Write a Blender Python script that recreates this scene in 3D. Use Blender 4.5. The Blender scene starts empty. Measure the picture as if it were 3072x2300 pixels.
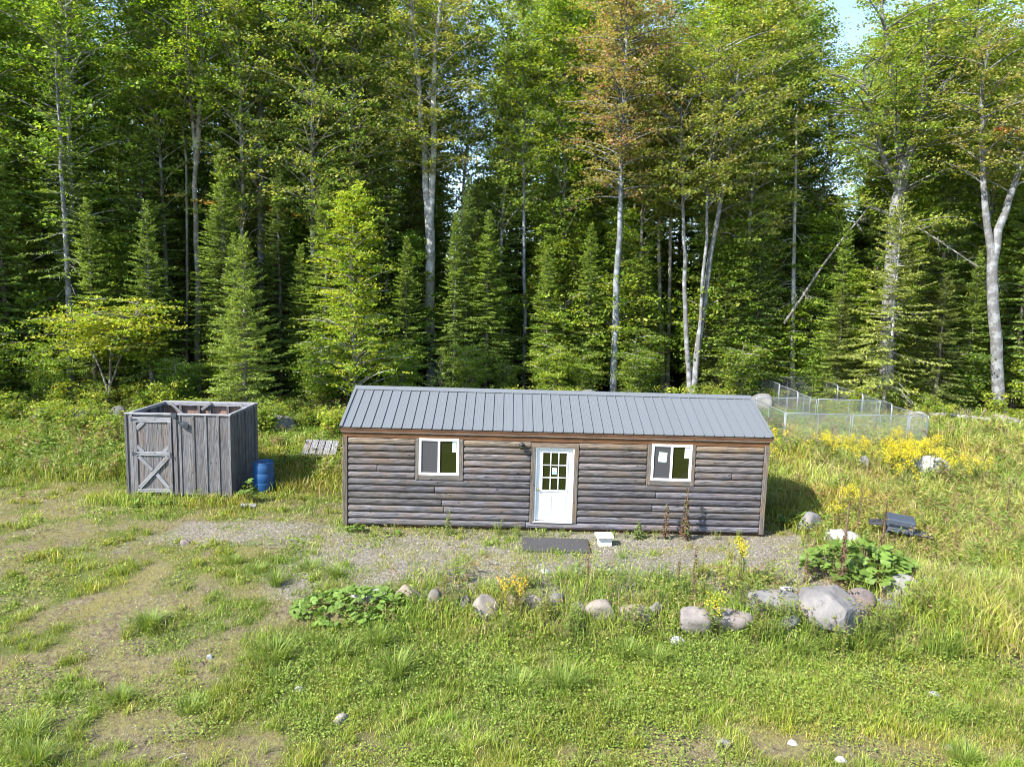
import bpy, bmesh, math
import numpy as np
from mathutils import Vector, Matrix

R = math.radians
sc = bpy.context.scene
COL = sc.collection

# ------------------------------------------------------------------ camera
CAM_H, PITCH, ROLL, YAW = 6.129, 0.12067, 0.02675, 0.00789
Fv = Vector((math.sin(YAW) * math.cos(PITCH), math.cos(YAW) * math.cos(PITCH), -math.sin(PITCH)))
Rv = Vector((math.cos(YAW), -math.sin(YAW), 0))
Uv = Rv.cross(Fv)
R2 = Rv * math.cos(ROLL) + Uv * math.sin(ROLL)
U2 = Uv * math.cos(ROLL) - Rv * math.sin(ROLL)
cd = bpy.data.cameras.new("camera")
cam = bpy.data.objects.new("camera", cd)
COL.objects.link(cam)
cd.sensor_width = 36
cd.lens = 24
cd.clip_start = 0.1
cd.clip_end = 2000
cam.matrix_world = Matrix(((R2.x, U2.x, -Fv.x, 0), (R2.y, U2.y, -Fv.y, 0), (R2.z, U2.z, -Fv.z, CAM_H), (0, 0, 0, 1)))
sc.camera = cam

# ------------------------------------------------------------------ light
SUN_AZ, SUN_EL = 57, 43            # degrees towards the camera's rear left, above the horizon
sd = Vector((-math.sin(R(SUN_AZ)) * math.cos(R(SUN_EL)), -math.cos(R(SUN_AZ)) * math.cos(R(SUN_EL)), math.sin(R(SUN_EL))))
w = bpy.data.worlds.new("World")
sc.world = w
w.use_nodes = True
wn = w.node_tree
wn.nodes.clear()
sky = wn.nodes.new("ShaderNodeTexSky")
sky.sky_type = 'NISHITA'
sky.sun_disc = False
sky.sun_elevation = R(SUN_EL)
sky.sun_rotation = R(180 + SUN_AZ)
sky.altitude = 400
sky.air_density = 1.0
sky.dust_density = 0.6
bg = wn.nodes.new("ShaderNodeBackground")
bg.inputs['Strength'].default_value = 0.15
wo = wn.nodes.new("ShaderNodeOutputWorld")
wn.links.new(sky.outputs[0], bg.inputs[0])
wn.links.new(bg.outputs[0], wo.inputs[0])
sl = bpy.data.lights.new("sun", 'SUN')
sl.energy = 5.0
sl.angle = R(0.55)
sl.color = (1.0, 0.955, 0.88)
sun = bpy.data.objects.new("sun", sl)
COL.objects.link(sun)
sun.rotation_euler = sd.to_track_quat('Z', 'Y').to_euler()
sun.location = (-40, -20, 60)
sc.view_settings.view_transform = 'Standard'
sc.view_settings.look = 'None'
sc.view_settings.exposure = 1.55
sc.view_settings.gamma = 1.0
sc.view_settings.use_curve_mapping = False
sc.render.engine = 'CYCLES'
sc.cycles.max_bounces = 8
sc.cycles.diffuse_bounces = 5
sc.cycles.glossy_bounces = 3
sc.cycles.transmission_bounces = 4
sc.cycles.transparent_max_bounces = 4
sc.cycles.use_denoising = True
sc.cycles.filter_width = 1.0

# ------------------------------------------------------------------ helpers
def ss(a, b, t):
    t = np.clip((np.asarray(t, float) - a) / (b - a), 0, 1)
    return t * t * (3 - 2 * t)

def hash2(ix, iy, seed):
    n = (ix.astype(np.int64) * 374761393 + iy.astype(np.int64) * 668265263 + seed * 1442695041) & 0xFFFFFFFF
    n = ((n ^ (n >> 13)) * 1274126177) & 0xFFFFFFFF
    return ((n ^ (n >> 16)) & 0xFFFF) / 65535.0

def vnoise(x, y, s, seed=0):
    x = np.asarray(x, float) / s
    y = np.asarray(y, float) / s
    ix = np.floor(x); iy = np.floor(y)
    fx = x - ix; fy = y - iy
    fx = fx * fx * (3 - 2 * fx); fy = fy * fy * (3 - 2 * fy)
    a = hash2(ix, iy, seed); b = hash2(ix + 1, iy, seed)
    c = hash2(ix, iy + 1, seed); d = hash2(ix + 1, iy + 1, seed)
    return (a * (1 - fx) + b * fx) * (1 - fy) + (c * (1 - fx) + d * fx) * fy

def fbm(x, y, s, seed=0):
    return (vnoise(x, y, s, seed) + .5 * vnoise(x, y, s / 2.1, seed + 7) + .25 * vnoise(x, y, s / 4.3, seed + 13)) / 1.75

def th(x, y):
    """height of the ground"""
    x = np.asarray(x, float); y = np.asarray(y, float)
    h = 0.5 * ss(20, 29, y) + .025 * np.clip(y - 29, 0, 40) + 8 * ss(46, 95, y)
    drop = .45 * ss(13.3, 11.9, y) * ss(-4.5, -2, x) + .45 * ss(16.5, 10, y) * (1 - ss(-4.5, -2, x))
    h = h - drop * (1 - .35 * ss(7.5, 10, x))
    h = h + .07 * (fbm(x, y, 2.3, 5) - .5) * (1 - .8 * ss(12.8, 13.6, y) * ss(20, 18, y) * ss(-7, -5, x) * ss(9, 8, x))
    h = h - .075 * ss(14.5, 16.5, y) * ss(22.5, 20.5, y) * ss(-5.6, -4.6, x) * ss(8.4, 7.4, x)
    far = ss(70, 160, np.hypot(x, y))
    return h + far * (4 * (fbm(x, y, 60, 9) - .5))

def mesh_np(name, V, Fs, col=None, smooth=False):
    V = np.asarray(V, np.float32).reshape(-1, 3)
    me = bpy.data.meshes.new(name)
    me.vertices.add(len(V))
    me.vertices.foreach_set("co", V.ravel())
    Fs = [np.asarray(f, np.int32) for f in Fs if len(f)]
    li = np.concatenate([f.ravel() for f in Fs])
    tot = np.concatenate([np.full(len(f), f.shape[1], np.int32) for f in Fs])
    me.loops.add(len(li))
    me.loops.foreach_set("vertex_index", li)
    me.polygons.add(len(tot))
    me.polygons.foreach_set("loop_start", np.concatenate([[0], np.cumsum(tot)[:-1]]).astype(np.int32))
    me.polygons.foreach_set("loop_total", tot)
    me.polygons.foreach_set("use_smooth", np.full(len(tot), bool(smooth)))
    if col is not None:
        a = me.attributes.new("Col", 'FLOAT_COLOR', 'POINT')
        c = np.ones((len(V), 4), np.float32)
        c[:, :3] = col
        a.data.foreach_set("color", c.ravel())
    me.update(calc_edges=True)
    return me

class MB:
    def __init__(s):
        s.v = []; s.q = []; s.t = []; s.c = []; s.n = 0
    def add(s, V, quads=None, tris=None, col=None):
        V = np.asarray(V, float).reshape(-1, 3)
        if quads is not None and len(quads): s.q.append(np.asarray(quads, np.int64) + s.n)
        if tris is not None and len(tris): s.t.append(np.asarray(tris, np.int64) + s.n)
        s.v.append(V)
        if col is not None:
            s.c.append(np.broadcast_to(np.asarray(col, float), (len(V), 3)))
        s.n += len(V)
    def mesh(s, name, smooth=False):
        Fs = []
        if s.q: Fs.append(np.concatenate(s.q))
        if s.t: Fs.append(np.concatenate(s.t))
        return mesh_np(name, np.concatenate(s.v), Fs, np.concatenate(s.c) if s.c else None, smooth)
    def tube(s, P, r, n=6, cap=False, col=None):
        P = np.asarray(P, float); m = len(P)
        r = np.broadcast_to(np.asarray(r, float), (m,))
        T = np.gradient(P, axis=0)
        T /= np.linalg.norm(T, axis=1, keepdims=True) + 1e-9
        ref = np.array([0, 0, 1.]) if abs(T[:, 2]).mean() < .8 else np.array([0, 1., 0])
        A = np.cross(T, ref); A /= np.linalg.norm(A, axis=1, keepdims=True) + 1e-9
        B = np.cross(T, A)
        a = np.arange(n) * 2 * np.pi / n
        V = P[:, None] + r[:, None, None] * (np.cos(a)[None, :, None] * A[:, None] + np.sin(a)[None, :, None] * B[:, None])
        i = np.arange(m - 1)[:, None] * n; j = np.arange(n)[None]; k = (j + 1) % n
        q = np.stack([i + j, i + k, i + n + k, i + n + j], -1).reshape(-1, 4)
        V = V.reshape(-1, 3); tr = []
        if cap:
            V = np.vstack([V, P[:1], P[-1:]])
            for jj in range(n):
                tr.append([m * n, (jj + 1) % n, jj]); tr.append([m * n + 1, (m - 1) * n + jj, (m - 1) * n + (jj + 1) % n])
        s.add(V, q, tr, col)
    def box(s, a, b, col=None):
        (x0, y0, z0), (x1, y1, z1) = a, b
        V = [(x0, y0, z0), (x1, y0, z0), (x1, y1, z0), (x0, y1, z0), (x0, y0, z1), (x1, y0, z1), (x1, y1, z1), (x0, y1, z1)]
        s.add(V, [(0, 3, 2, 1), (4, 5, 6, 7), (0, 1, 5, 4), (1, 2, 6, 5), (2, 3, 7, 6), (3, 0, 4, 7)], None, col)
    def cards(s, C, U, S, N, l, wd, fold=0.12, col=None):
        """leaf-shaped rhombi: centre, along, across, normal, length, width"""
        l = np.asarray(l)[:, None]; wd = np.asarray(wd)[:, None]
        V = np.stack([C - U * l * .5, C + S * wd * .5 + N * wd * fold - U * l * .08, C + U * l * .5, C - S * wd * .5 + N * wd * fold - U * l * .08], 1)
        n = len(C)
        q = np.arange(n * 4).reshape(n, 4)
        s.add(V.reshape(-1, 3), q, None, None if col is None else np.repeat(col, 4, 0))

def obj(name, me, parent=None, loc=(0, 0, 0), rot=(0, 0, 0), scale=(1, 1, 1), mat=None, label=None, cat=None, group=None, kind=None, tint=None):
    o = bpy.data.objects.new(name, me)
    COL.objects.link(o)
    o.location = loc; o.rotation_euler = rot; o.scale = scale
    if parent: o.parent = parent
    if mat and me is not None and not me.materials: me.materials.append(mat)
    if label: o['label'] = label
    if cat: o['category'] = cat
    if group: o['group'] = group
    if kind: o['kind'] = kind
    if tint is not None: o.color = (*tint, 1)
    return o

def bevel_box(name, sx, sy, sz, bev=.006, seg=1):
    bm = bmesh.new()
    bmesh.ops.create_cube(bm, size=1)
    for v in bm.verts: v.co = Vector((v.co.x * sx, v.co.y * sy, v.co.z * sz))
    if bev: bmesh.ops.bevel(bm, geom=bm.edges[:], offset=bev, segments=seg, affect='EDGES', profile=.6)
    me = bpy.data.meshes.new(name); bm.to_mesh(me); bm.free()
    return me

_bc = {}
def board(name, lo, hi, parent, mat, bev=.006, tint=None, label=None, rot=(0, 0, 0)):
    """a bevelled board between two corners, as an object of its own"""
    s = tuple(round(hi[i] - lo[i], 4) for i in range(3))
    key = (s, mat.name, bev)
    if key not in _bc:
        me = bevel_box(name, *s, bev)
        me.materials.append(mat)
        _bc[key] = me
    return obj(name, _bc[key], parent, [(lo[i] + hi[i]) / 2 for i in range(3)], rot, label=label, tint=tint)

# ------------------------------------------------------------------ materials
class NT:
    def __init__(s, name):
        s.m = bpy.data.materials.new(name); s.m.use_nodes = True
        s.t = s.m.node_tree; s.t.nodes.clear()
        s.out = s.n('ShaderNodeOutputMaterial')
    def n(s, typ, **kw):
        nd = s.t.nodes.new(typ)
        for k, v in kw.items():
            if k.startswith('i_'):
                key = k[2:]
                key = int(key) if key.isdigit() else key.replace('_', ' ')
                if hasattr(v, 'is_linked'): s.t.links.new(v, nd.inputs[key])
                else: nd.inputs[key].default_value = v
            else: setattr(nd, k, v)
        return nd
    def noise(s, vec, scale, detail=3, rough=.55):
        return s.n('ShaderNodeTexNoise', i_Vector=vec, i_Scale=scale, i_Detail=detail, i_Roughness=rough).outputs[0]
    def ramp(s, fac, stops):
        r = s.n('ShaderNodeValToRGB', i_Fac=fac)
        e = r.color_ramp.elements
        while len(e) < len(stops): e.new(.5)
        for k, (p, c) in enumerate(stops):
            e[k].position = p
            e[k].color = (*c, 1) if not np.isscalar(c) else (c, c, c, 1)
        return r.outputs[0]
    def mix(s, f, a, b, mode='MIX'):
        m = s.n('ShaderNodeMix', data_type='RGBA', blend_type=mode)
        for idx, v in ((0, f), (6, a), (7, b)):
            if hasattr(v, 'is_linked'): s.t.links.new(v, m.inputs[idx])
            elif idx == 0: m.inputs[0].default_value = v
            else: m.inputs[idx].default_value = (*v, 1)
        return m.outputs[2]
    def math(s, op, a, b=0.):
        m = s.n('ShaderNodeMath', operation=op)
        for i, v in enumerate((a, b)):
            if hasattr(v, 'is_linked'): s.t.links.new(v, m.inputs[i])
            else: m.inputs[i].default_value = v
        return m.outputs[0]
    def finish(s, color, rough=.8, bump=None, bstr=.4, bdist=.02, metal=0., spec=.4, **kw):
        p = s.n('ShaderNodeBsdfPrincipled', i_Roughness=rough, i_Metallic=metal)
        p.inputs['Specular IOR Level'].default_value = spec
        if hasattr(color, 'is_linked'): s.t.links.new(color, p.inputs['Base Color'])
        else: p.inputs['Base Color'].default_value = (*color, 1)
        if bump is not None:
            b = s.n('ShaderNodeBump', i_Height=bump, i_Strength=bstr, i_Distance=bdist)
            s.t.links.new(b.outputs[0], p.inputs['Normal'])
        s.t.links.new(p.outputs[0], s.out.inputs[0])
        return s.m

def simple(name, c, rough=.6, metal=0., spec=.4, var=.12, scale=8):
    t = NT(name)
    pos = t.n('ShaderNodeTexCoord').outputs['Object']
    nz = t.noise(pos, scale, 4)
    col = t.mix(nz, tuple(x * (1 - var) for x in c), tuple(min(1, x * (1 + var)) for x in c))
    return t.finish(col, rough, metal=metal, spec=spec)

def foliage(name, trans=.35, rough=.55, spec=.35):
    t = NT(name)
    a = t.n('ShaderNodeAttribute', attribute_name='Col').outputs[0]
    oi = t.n('ShaderNodeObjectInfo')
    c = t.mix(1., a, oi.outputs['Color'], 'MULTIPLY')
    p = t.n('ShaderNodeBsdfPrincipled', i_Roughness=rough)
    p.inputs['Specular IOR Level'].default_value = spec
    t.t.links.new(c, p.inputs['Base Color'])
    tr = t.n('ShaderNodeBsdfTranslucent')
    c2 = t.mix(1., c, (1.25, 1.2, .55), 'MULTIPLY')
    t.t.links.new(c2, tr.inputs[0])
    mx = t.n('ShaderNodeMixShader')
    mx.inputs[0].default_value = trans
    t.t.links.new(p.outputs[0], mx.inputs[1]); t.t.links.new(tr.outputs[0], mx.inputs[2])
    t.t.links.new(mx.outputs[0], t.out.inputs[0])
    return t.m

M = {}
M['leaf'] = foliage('leaf', .5)
M['needle'] = foliage('needle', .36, .6, .25)
M['grass'] = foliage('grass', .36, .55, .3)

def m_bark(name, a, b, patch, pscale=3.):
    t = NT(name)
    co = t.n('ShaderNodeTexCoord').outputs['Object']
    mp = t.n('ShaderNodeMapping', i_Vector=co, i_Scale=(1, 1, .25)).outputs[0]
    n1 = t.noise(mp, 14, 5, .65)
    n2 = t.noise(co, pscale, 4, .6)
    c = t.mix(n1, a, b)
    c = t.mix(t.ramp(n2, [(.48, 0.), (.6, 1.)]), c, patch)
    oi = t.n('ShaderNodeObjectInfo').outputs['Color']
    c = t.mix(1., c, oi, 'MULTIPLY')
    return t.finish(c, .9, n1, .8, .04, spec=.2)
M['bark'] = m_bark('bark', (.09, .075, .06), (.26, .24, .21), (.40, .40, .38))
M['bark_pale'] = m_bark('pale_bark', (.085, .08, .074), (.29, .282, .268), (.37, .37, .365), 2.2)
M['bark_dark'] = m_bark('dark_bark', (.05, .04, .03), (.15, .125, .10), (.22, .22, .19))
M['dead'] = m_bark('dead_wood', (.20, .185, .17), (.38, .36, .33), (.46, .44, .41))

def m_wood(name, axis, c_dark, c_light, c_warm, warm=.3, grain=1.):
    t = NT(name)
    tc = t.n('ShaderNodeTexCoord').outputs['Object']
    oi = t.n('ShaderNodeObjectInfo')
    off = t.n('ShaderNodeVectorMath', operation='SCALE', i_0=(37., 19., 53.), i_Scale=oi.outputs['Random']).outputs[0]
    v = t.n('ShaderNodeVectorMath', operation='ADD', i_0=tc, i_1=off).outputs[0]
    s = [22, 22, 22]; s[axis] = 1.9
    g = t.noise(t.n('ShaderNodeMapping', i_Vector=v, i_Scale=tuple(s)).outputs[0], 1.6 * grain, 6, .68)
    s2 = [9, 9, 9]; s2[axis] = 1.1
    wv = t.n('ShaderNodeTexWave', wave_type='RINGS', rings_direction='XYZ'[axis], i_Vector=t.n('ShaderNodeMapping', i_Vector=v, i_Scale=tuple(s2)).outputs[0], i_Scale=1.1, i_Distortion=13., i_Detail=3., i_Detail_Scale=.8).outputs['Fac']
    gg = t.math('MULTIPLY_ADD', g, .7)
    t.t.nodes[-1].inputs[2].default_value = 0.
    gg = t.math('ADD', t.math('MULTIPLY', g, .75), t.math('MULTIPLY', wv, .25))
    c = t.ramp(gg, [(.32, c_dark), (.64, c_light)])
    big = t.noise(t.n('ShaderNodeMapping', i_Vector=v, i_Scale=(1, 1, 1)).outputs[0], 1.7, 3)
    c = t.mix(t.math('MULTIPLY', t.ramp(big, [(.45, 0.), (.7, 1.)]), warm), c, c_warm)
    # knots
    s3 = [7, 7, 7]; s3[axis] = 3.2
    vo = t.n('ShaderNodeTexVoronoi', i_Vector=t.n('ShaderNodeMapping', i_Vector=v, i_Scale=tuple(s3)).outputs[0], i_Scale=.75, i_Randomness=1.).outputs['Distance']
    kn = t.ramp(vo, [(.06, 1.), (.13, 0.)])
    c = t.mix(t.math('MULTIPLY', kn, .75), c, tuple(x * .45 for x in c_dark))
    c = t.mix(1., c, oi.outputs['Color'], 'MULTIPLY')
    return t.finish(c, .85, gg, .5, .006, spec=.25)
M['log'] = m_wood('weathered_log', 0, (.016, .0155, .017), (.150, .146, .158), (.135, .10, .068), .5)
M['plank_v'] = m_wood('weathered_plank', 2, (.045, .044, .046), (.17, .166, .172), (.14, .11, .08), .35)
M['plank_h'] = m_wood('weathered_rail', 0, (.07, .07, .075), (.25, .25, .26), (.19, .16, .13), .25)
M['plank_y'] = m_wood('weathered_rail_deep', 1, (.07, .07, .075), (.25, .25, .26), (.19, .16, .13), .25)
M['trim_v'] = m_wood('trim_wood_upright', 2, (.05, .044, .038), (.155, .136, .12), (.17, .11, .06), .5)
M['trim_h'] = m_wood('trim_wood_level', 0, (.05, .044, .038), (.155, .136, .12), (.17, .11, .06), .5)
M['brown'] = m_wood('brown_board', 0, (.05, .028, .016), (.115, .065, .035), (.15, .08, .035), .5)
M['inner'] = m_wood('inner_board', 2, (.16, .10, .075), (.30, .20, .15), (.34, .2, .14), .5)

M['white'] = simple('white_paint', (.62, .63, .64), .4, var=.02)
M['vinyl'] = simple('white_vinyl', (.74, .74, .735), .35, var=.015)
M['glass'] = NT('dark_glass').finish((.016, .019, .005), .04, spec=.45)
M['screen'] = simple('insect_screen', (.042, .042, .045), .7, var=.08, scale=60)
M['paper'] = simple('paper_sticker', (.45, .55, .52), .7, var=.15, scale=30)
M['paper_white'] = simple('white_paper', (.75, .77, .78), .7, var=.06, scale=30)
M['paper_blue'] = simple('blue_print', (.18, .36, .68), .7, var=.2, scale=40)
M['brass'] = NT('brass').finish((.55, .42, .12), .3, metal=1.)
M['black'] = simple('black_metal', (.02, .02, .022), .45)
M['iron'] = simple('dark_iron', (.035, .04, .05), .5)
M['galv'] = simple('galvanised_steel', (.29, .315, .335), .42, metal=.6, var=.1, scale=12)
M['wire'] = simple('galvanised_wire', (.24, .265, .275), .45, metal=.5, var=.05)
M['blue'] = simple('blue_plastic', (.010, .058, .17), .38, var=.15, scale=3, spec=.5)
M['mat'] = simple('dark_rubber', (.042, .04, .041), .85, var=.3, scale=6)
M['block'] = simple('white_plastic_block', (.55, .54, .51), .6, var=.08)
M['grill'] = simple('grey_enamel', (.042, .052, .072), .5, var=.2, scale=4, spec=.4)
M['grill_dark'] = simple('dark_enamel', (.03, .032, .04), .55, var=.2, scale=5)
M['yellow'] = foliage('yellow_flower', .25)
M['twig'] = simple('dry_stalk', (.13, .085, .05), .85, var=.3, scale=20)

def m_roof():
    t = NT('grey_roof_metal')
    co = t.n('ShaderNodeTexCoord').outputs['Object']
    mp = t.n('ShaderNodeMapping', i_Vector=co, i_Scale=(6, 1, 1)).outputs[0]
    n1 = t.noise(mp, 3, 4)
    oi = t.n('ShaderNodeObjectInfo').outputs['Random']
    c = t.mix(n1, (.094, .102, .110), (.118, .127, .136))
    c = t.mix(t.math('MULTIPLY', oi, .35), c, (.116, .127, .143))
    return t.finish(c, t.math('ADD', t.math('MULTIPLY', n1, .2), .36), spec=.5)
M['roof'] = m_roof()

def m_rock():
    t = NT('granite')
    co = t.n('ShaderNodeTexCoord').outputs['Object']
    oi = t.n('ShaderNodeObjectInfo')
    v = t.n('ShaderNodeVectorMath', operation='ADD', i_0=co, i_1=t.n('ShaderNodeVectorMath', operation='SCALE', i_0=(31., 57., 13.), i_Scale=oi.outputs['Random']).outputs[0]).outputs[0]
    a = t.noise(v, 2.2, 5, .6); b = t.noise(v, 40, 3, .7); c0 = t.noise(v, 7, 5, .7)
    c = t.ramp(a, [(.35, (.11, .108, .108)), (.52, (.16, .154, .149)), (.66, (.185, .163, .140))])
    c = t.mix(t.math('MULTIPLY', t.ramp(b, [(.5, 0.), (.7, 1.)]), .5), c, (.085, .08, .08))
    c = t.mix(t.math('MULTIPLY', t.ramp(c0, [(.56, 0.), (.66, 1.)]), .75), c, (.085, .08, .07))
    c = t.mix(1., c, oi.outputs['Color'], 'MULTIPLY')
    h = t.math('ADD', c0, t.math('MULTIPLY', b, .35))
    return t.finish(c, .9, h, .7, .03, spec=.25)
M['rock'] = m_rock()
M['pale_rock'] = simple('pale_rock', (.30, .296, .29), .9, var=.25, scale=9, spec=.2)

def m_ground():
    t = NT('ground_soil')
    pos = t.n('ShaderNodeNewGeometry').outputs['Position']
    def at(n): return t.n('ShaderNodeAttribute', attribute_name=n).outputs['Fac']
    gravel, green, forest = at('gravel'), at('green'), at('forest')
    f1 = t.noise(pos, 1.1, 5, .6); f2 = t.noise(pos, 9, 5, .65); f3 = t.noise(pos, 55, 3, .7); f4 = t.noise(pos, 26, 4, .7)
    soil = t.ramp(f2, [(.3, (.06, .046, .032)), (.5, (.125, .10, .066)), (.68, (.23, .20, .145))])
    dry = t.ramp(f4, [(.3, (.07, .062, .022)), (.6, (.19, .175, .062))])
    base = t.mix(t.ramp(t.math('ADD', t.math('MULTIPLY', f1, .5), t.math('MULTIPLY', f2, .5)), [(.42, 0.), (.58, 1.)]), soil, dry)
    moss = t.ramp(f4, [(.25, (.028, .04, .01)), (.65, (.10, .125, .026))])
    base = t.mix(t.ramp(t.math('ADD', green, t.math('MULTIPLY', t.math('SUBTRACT', f2, .5), .9)), [(.3, 0.), (.7, 1.)]), base, moss)
    vo = t.n('ShaderNodeTexVoronoi', i_Vector=pos, i_Scale=32.).outputs['Color']
    sep = t.n('ShaderNodeSeparateColor', i_Color=vo).outputs[0]
    grv = t.ramp(sep, [(.0, (.07, .06, .05)), (.5, (.155, .138, .118)), (.9, (.27, .25, .225))])
    grv = t.mix(t.math('MULTIPLY', f1, .6), grv, (.15, .135, .085))
    base = t.mix(t.ramp(t.math('ADD', gravel, t.math('MULTIPLY', t.math('SUBTRACT', f2, .5), .8)), [(.35, 0.), (.65, 1.)]), base, grv)
    litter = t.ramp(f4, [(.3, (.035, .024, .014)), (.6, (.11, .075, .045)), (.8, (.17, .12, .07))])
    base = t.mix(t.ramp(t.math('ADD', forest, t.math('MULTIPLY', t.math('SUBTRACT', f2, .5), .5)), [(.35, 0.), (.65, 1.)]), base, litter)
    h = t.math('ADD', t.math('ADD', f2, t.math('MULTIPLY', f4, .5)), t.math('MULTIPLY', f3, .35))
    return t.finish(base, .95, h, .8, .05, spec=.15)
M['ground'] = m_ground()

# ------------------------------------------------------------------ ground cover maps
def gravel_map(x, y):
    n = .5 * (fbm(x, y, 1.6, 21) - .5) + .35 * (fbm(x, y, .5, 22) - .5)
    pad = ss(12.9, 14.2, y) * ss(18.6, 17.6, y) * ss(-6, -4.3, x) * ss(10, 8, x) * .72
    strip = ss(15.6, 16.6, y) * ss(18.6, 17.6, y) * ss(-10, -7.8, x) * ss(-3.5, -5.5, x) * .7
    back = ss(9.6, 7.7, y) * .22 * ss(-2, 0, x)
    lf = ss(-3.5, -6.5, x) * ss(20, 17, y) * .20
    return np.clip(np.maximum.reduce([pad, strip, back, lf]) + n, 0, 1)

def green_map(x, y):
    n = 1.1 * (fbm(x, y, 1.9, 31) - .5) + .5 * (fbm(x, y, .6, 32) - .5)
    band = ss(8.9, 10.6, y) * ss(13.2, 12.3, y) * ss(-6, -3.5, x) * ss(10.5, 8, x)
    tufts = np.exp(-(((x + 4.9) / 2.0) ** 2 + ((y - 14.9) / .9) ** 2)) * .9
    corner = ss(-3.6, -5, x) * ss(9.6, 8.6, y) * .8
    br = ss(3, 5, x) * ss(10.5, 8.5, y) * .5
    edge = ss(20.5, 22.5, y) * ss(9, 6, x) * .8 + .45 * ss(19, 21, y) * ss(-10.5, -12, x)
    return np.clip(np.maximum.reduce([band, tufts, corner, br, edge, .30 + .40 * ss(.46, .60, fbm(x, y, .7, 36))]) + n, 0, 1)

def meadow_map(x, y):
    n = 1.6 * (fbm(x, y, 2.0, 41) - .5)
    m1 = ss(8.0, 9.6, x + .12 * (y - 14) + n) * ss(11.2, 13.0, y - .25 * np.maximum(0, 11 - x))
    m2 = ss(20.8, 22.4, y + n * .8) * ss(-24, -20, -np.abs(x))
    m3 = ss(21.6, 22.6, y)
    return np.clip(np.maximum.reduce([m1, m2, m3 * .9]), 0, 1) * (1 - forest_map(x, y))

def forest_map(x, y):
    e = 33.5 + 2.5 * np.clip((x + 4) / 20, -1.2, 1.) + 2 * (fbm(x, y, 4, 51) - .5)
    return ss(-1.2, 1.2, y - e)

# ------------------------------------------------------------------ ground sheet
def axis(segs):
    out = []
    for a, b, st in segs: out.append(np.arange(a, b, st))
    out.append([segs[-1][1]])
    return np.concatenate(out)
gx = axis([(-600, -100, 50), (-100, -40, 4), (-40, -16, .6), (-16, 16, .14), (16, 40, .6), (40, 100, 4), (100, 600, 50)])
gy = axis([(-600, -60, 45), (-60, 6, 2), (6, 20, .12), (20, 40, .35), (40, 90, 2), (90, 900, 45)])
GX, GY = np.meshgrid(gx, gy)
GZ = th(GX, GY)
nx, ny = len(gx), len(gy)
ii = (np.arange(ny - 1)[:, None] * nx + np.arange(nx - 1)[None]).ravel()
gm = mesh_np('ground', np.stack([GX, GY, GZ], -1), [np.stack([ii, ii + 1, ii + nx + 1, ii + nx], -1)], smooth=True)
for nm, fn in (('gravel', gravel_map), ('green', green_map), ('forest', forest_map)):
    a = gm.attributes.new(nm, 'FLOAT', 'POINT')
    val = fn(GX.ravel(), GY.ravel())
    if nm == 'green': val = np.maximum(val, .75 * meadow_map(GX.ravel(), GY.ravel()))
    a.data.foreach_set('value', val.astype(np.float32))
obj('ground', gm, mat=M['ground'], kind='structure', label='grassy clearing of lawn, gravel and meadow running into the woods', cat='ground')

# ------------------------------------------------------------------ cabin
X0, L, Y0, D = -4.33, 11.42, 17.96, 3.66
X1 = X0 + L
TOPW = 2.40
cabin = obj('cabin', None, loc=(X0, Y0, 0), label='long weathered log-sided cabin with a grey metal roof and white door', cat='cabin')
def cb(x, y, z): return (x - X0, y - Y0, z)      # world to cabin
rng = np.random.default_rng(11)

def log_mesh(n, h, bulge=.05):
    prof = [(0.012, 0.004), (-.006, .009), (-.036, h * .13), (-.047, h * .34), (-.051, h * .56), (-.045, h * .80), (-.032, h * .93), (-.004, h - .006), (.012, h - .003)]
    P = np.array(prof)
    k = len(P); V = []; xs = [0, .012, .045, n - .045, n - .012, n]; sc_ = [.55, .85, 1, 1, .85, .55]
    for x, s in zip(xs, sc_):
        for y, z in P:
            yy = y * s if y < 0 else y
            zz = h / 2 + (z - h / 2) * (1 if s == 1 else .95 if s > .6 else .88)
            V.append((x, yy, zz))
    q = []
    for i in range(len(xs) - 1):
        for j in range(k - 1):
            q.append((i * k + j, (i + 1) * k + j, (i + 1) * k + j + 1, i * k + j + 1))
    m = MB(); m.add(V, q)
    for base, fl in ((0, 1), ((len(xs) - 1) * k, 0)):
        c = m.n
        tri = []
        for j in range(1, k - 1): tri.append((base, base + j, base + j + 1) if fl else (base, base + j + 1, base + j))
        m.t.append(np.array(tri))
    return m.mesh('log', True)

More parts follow.
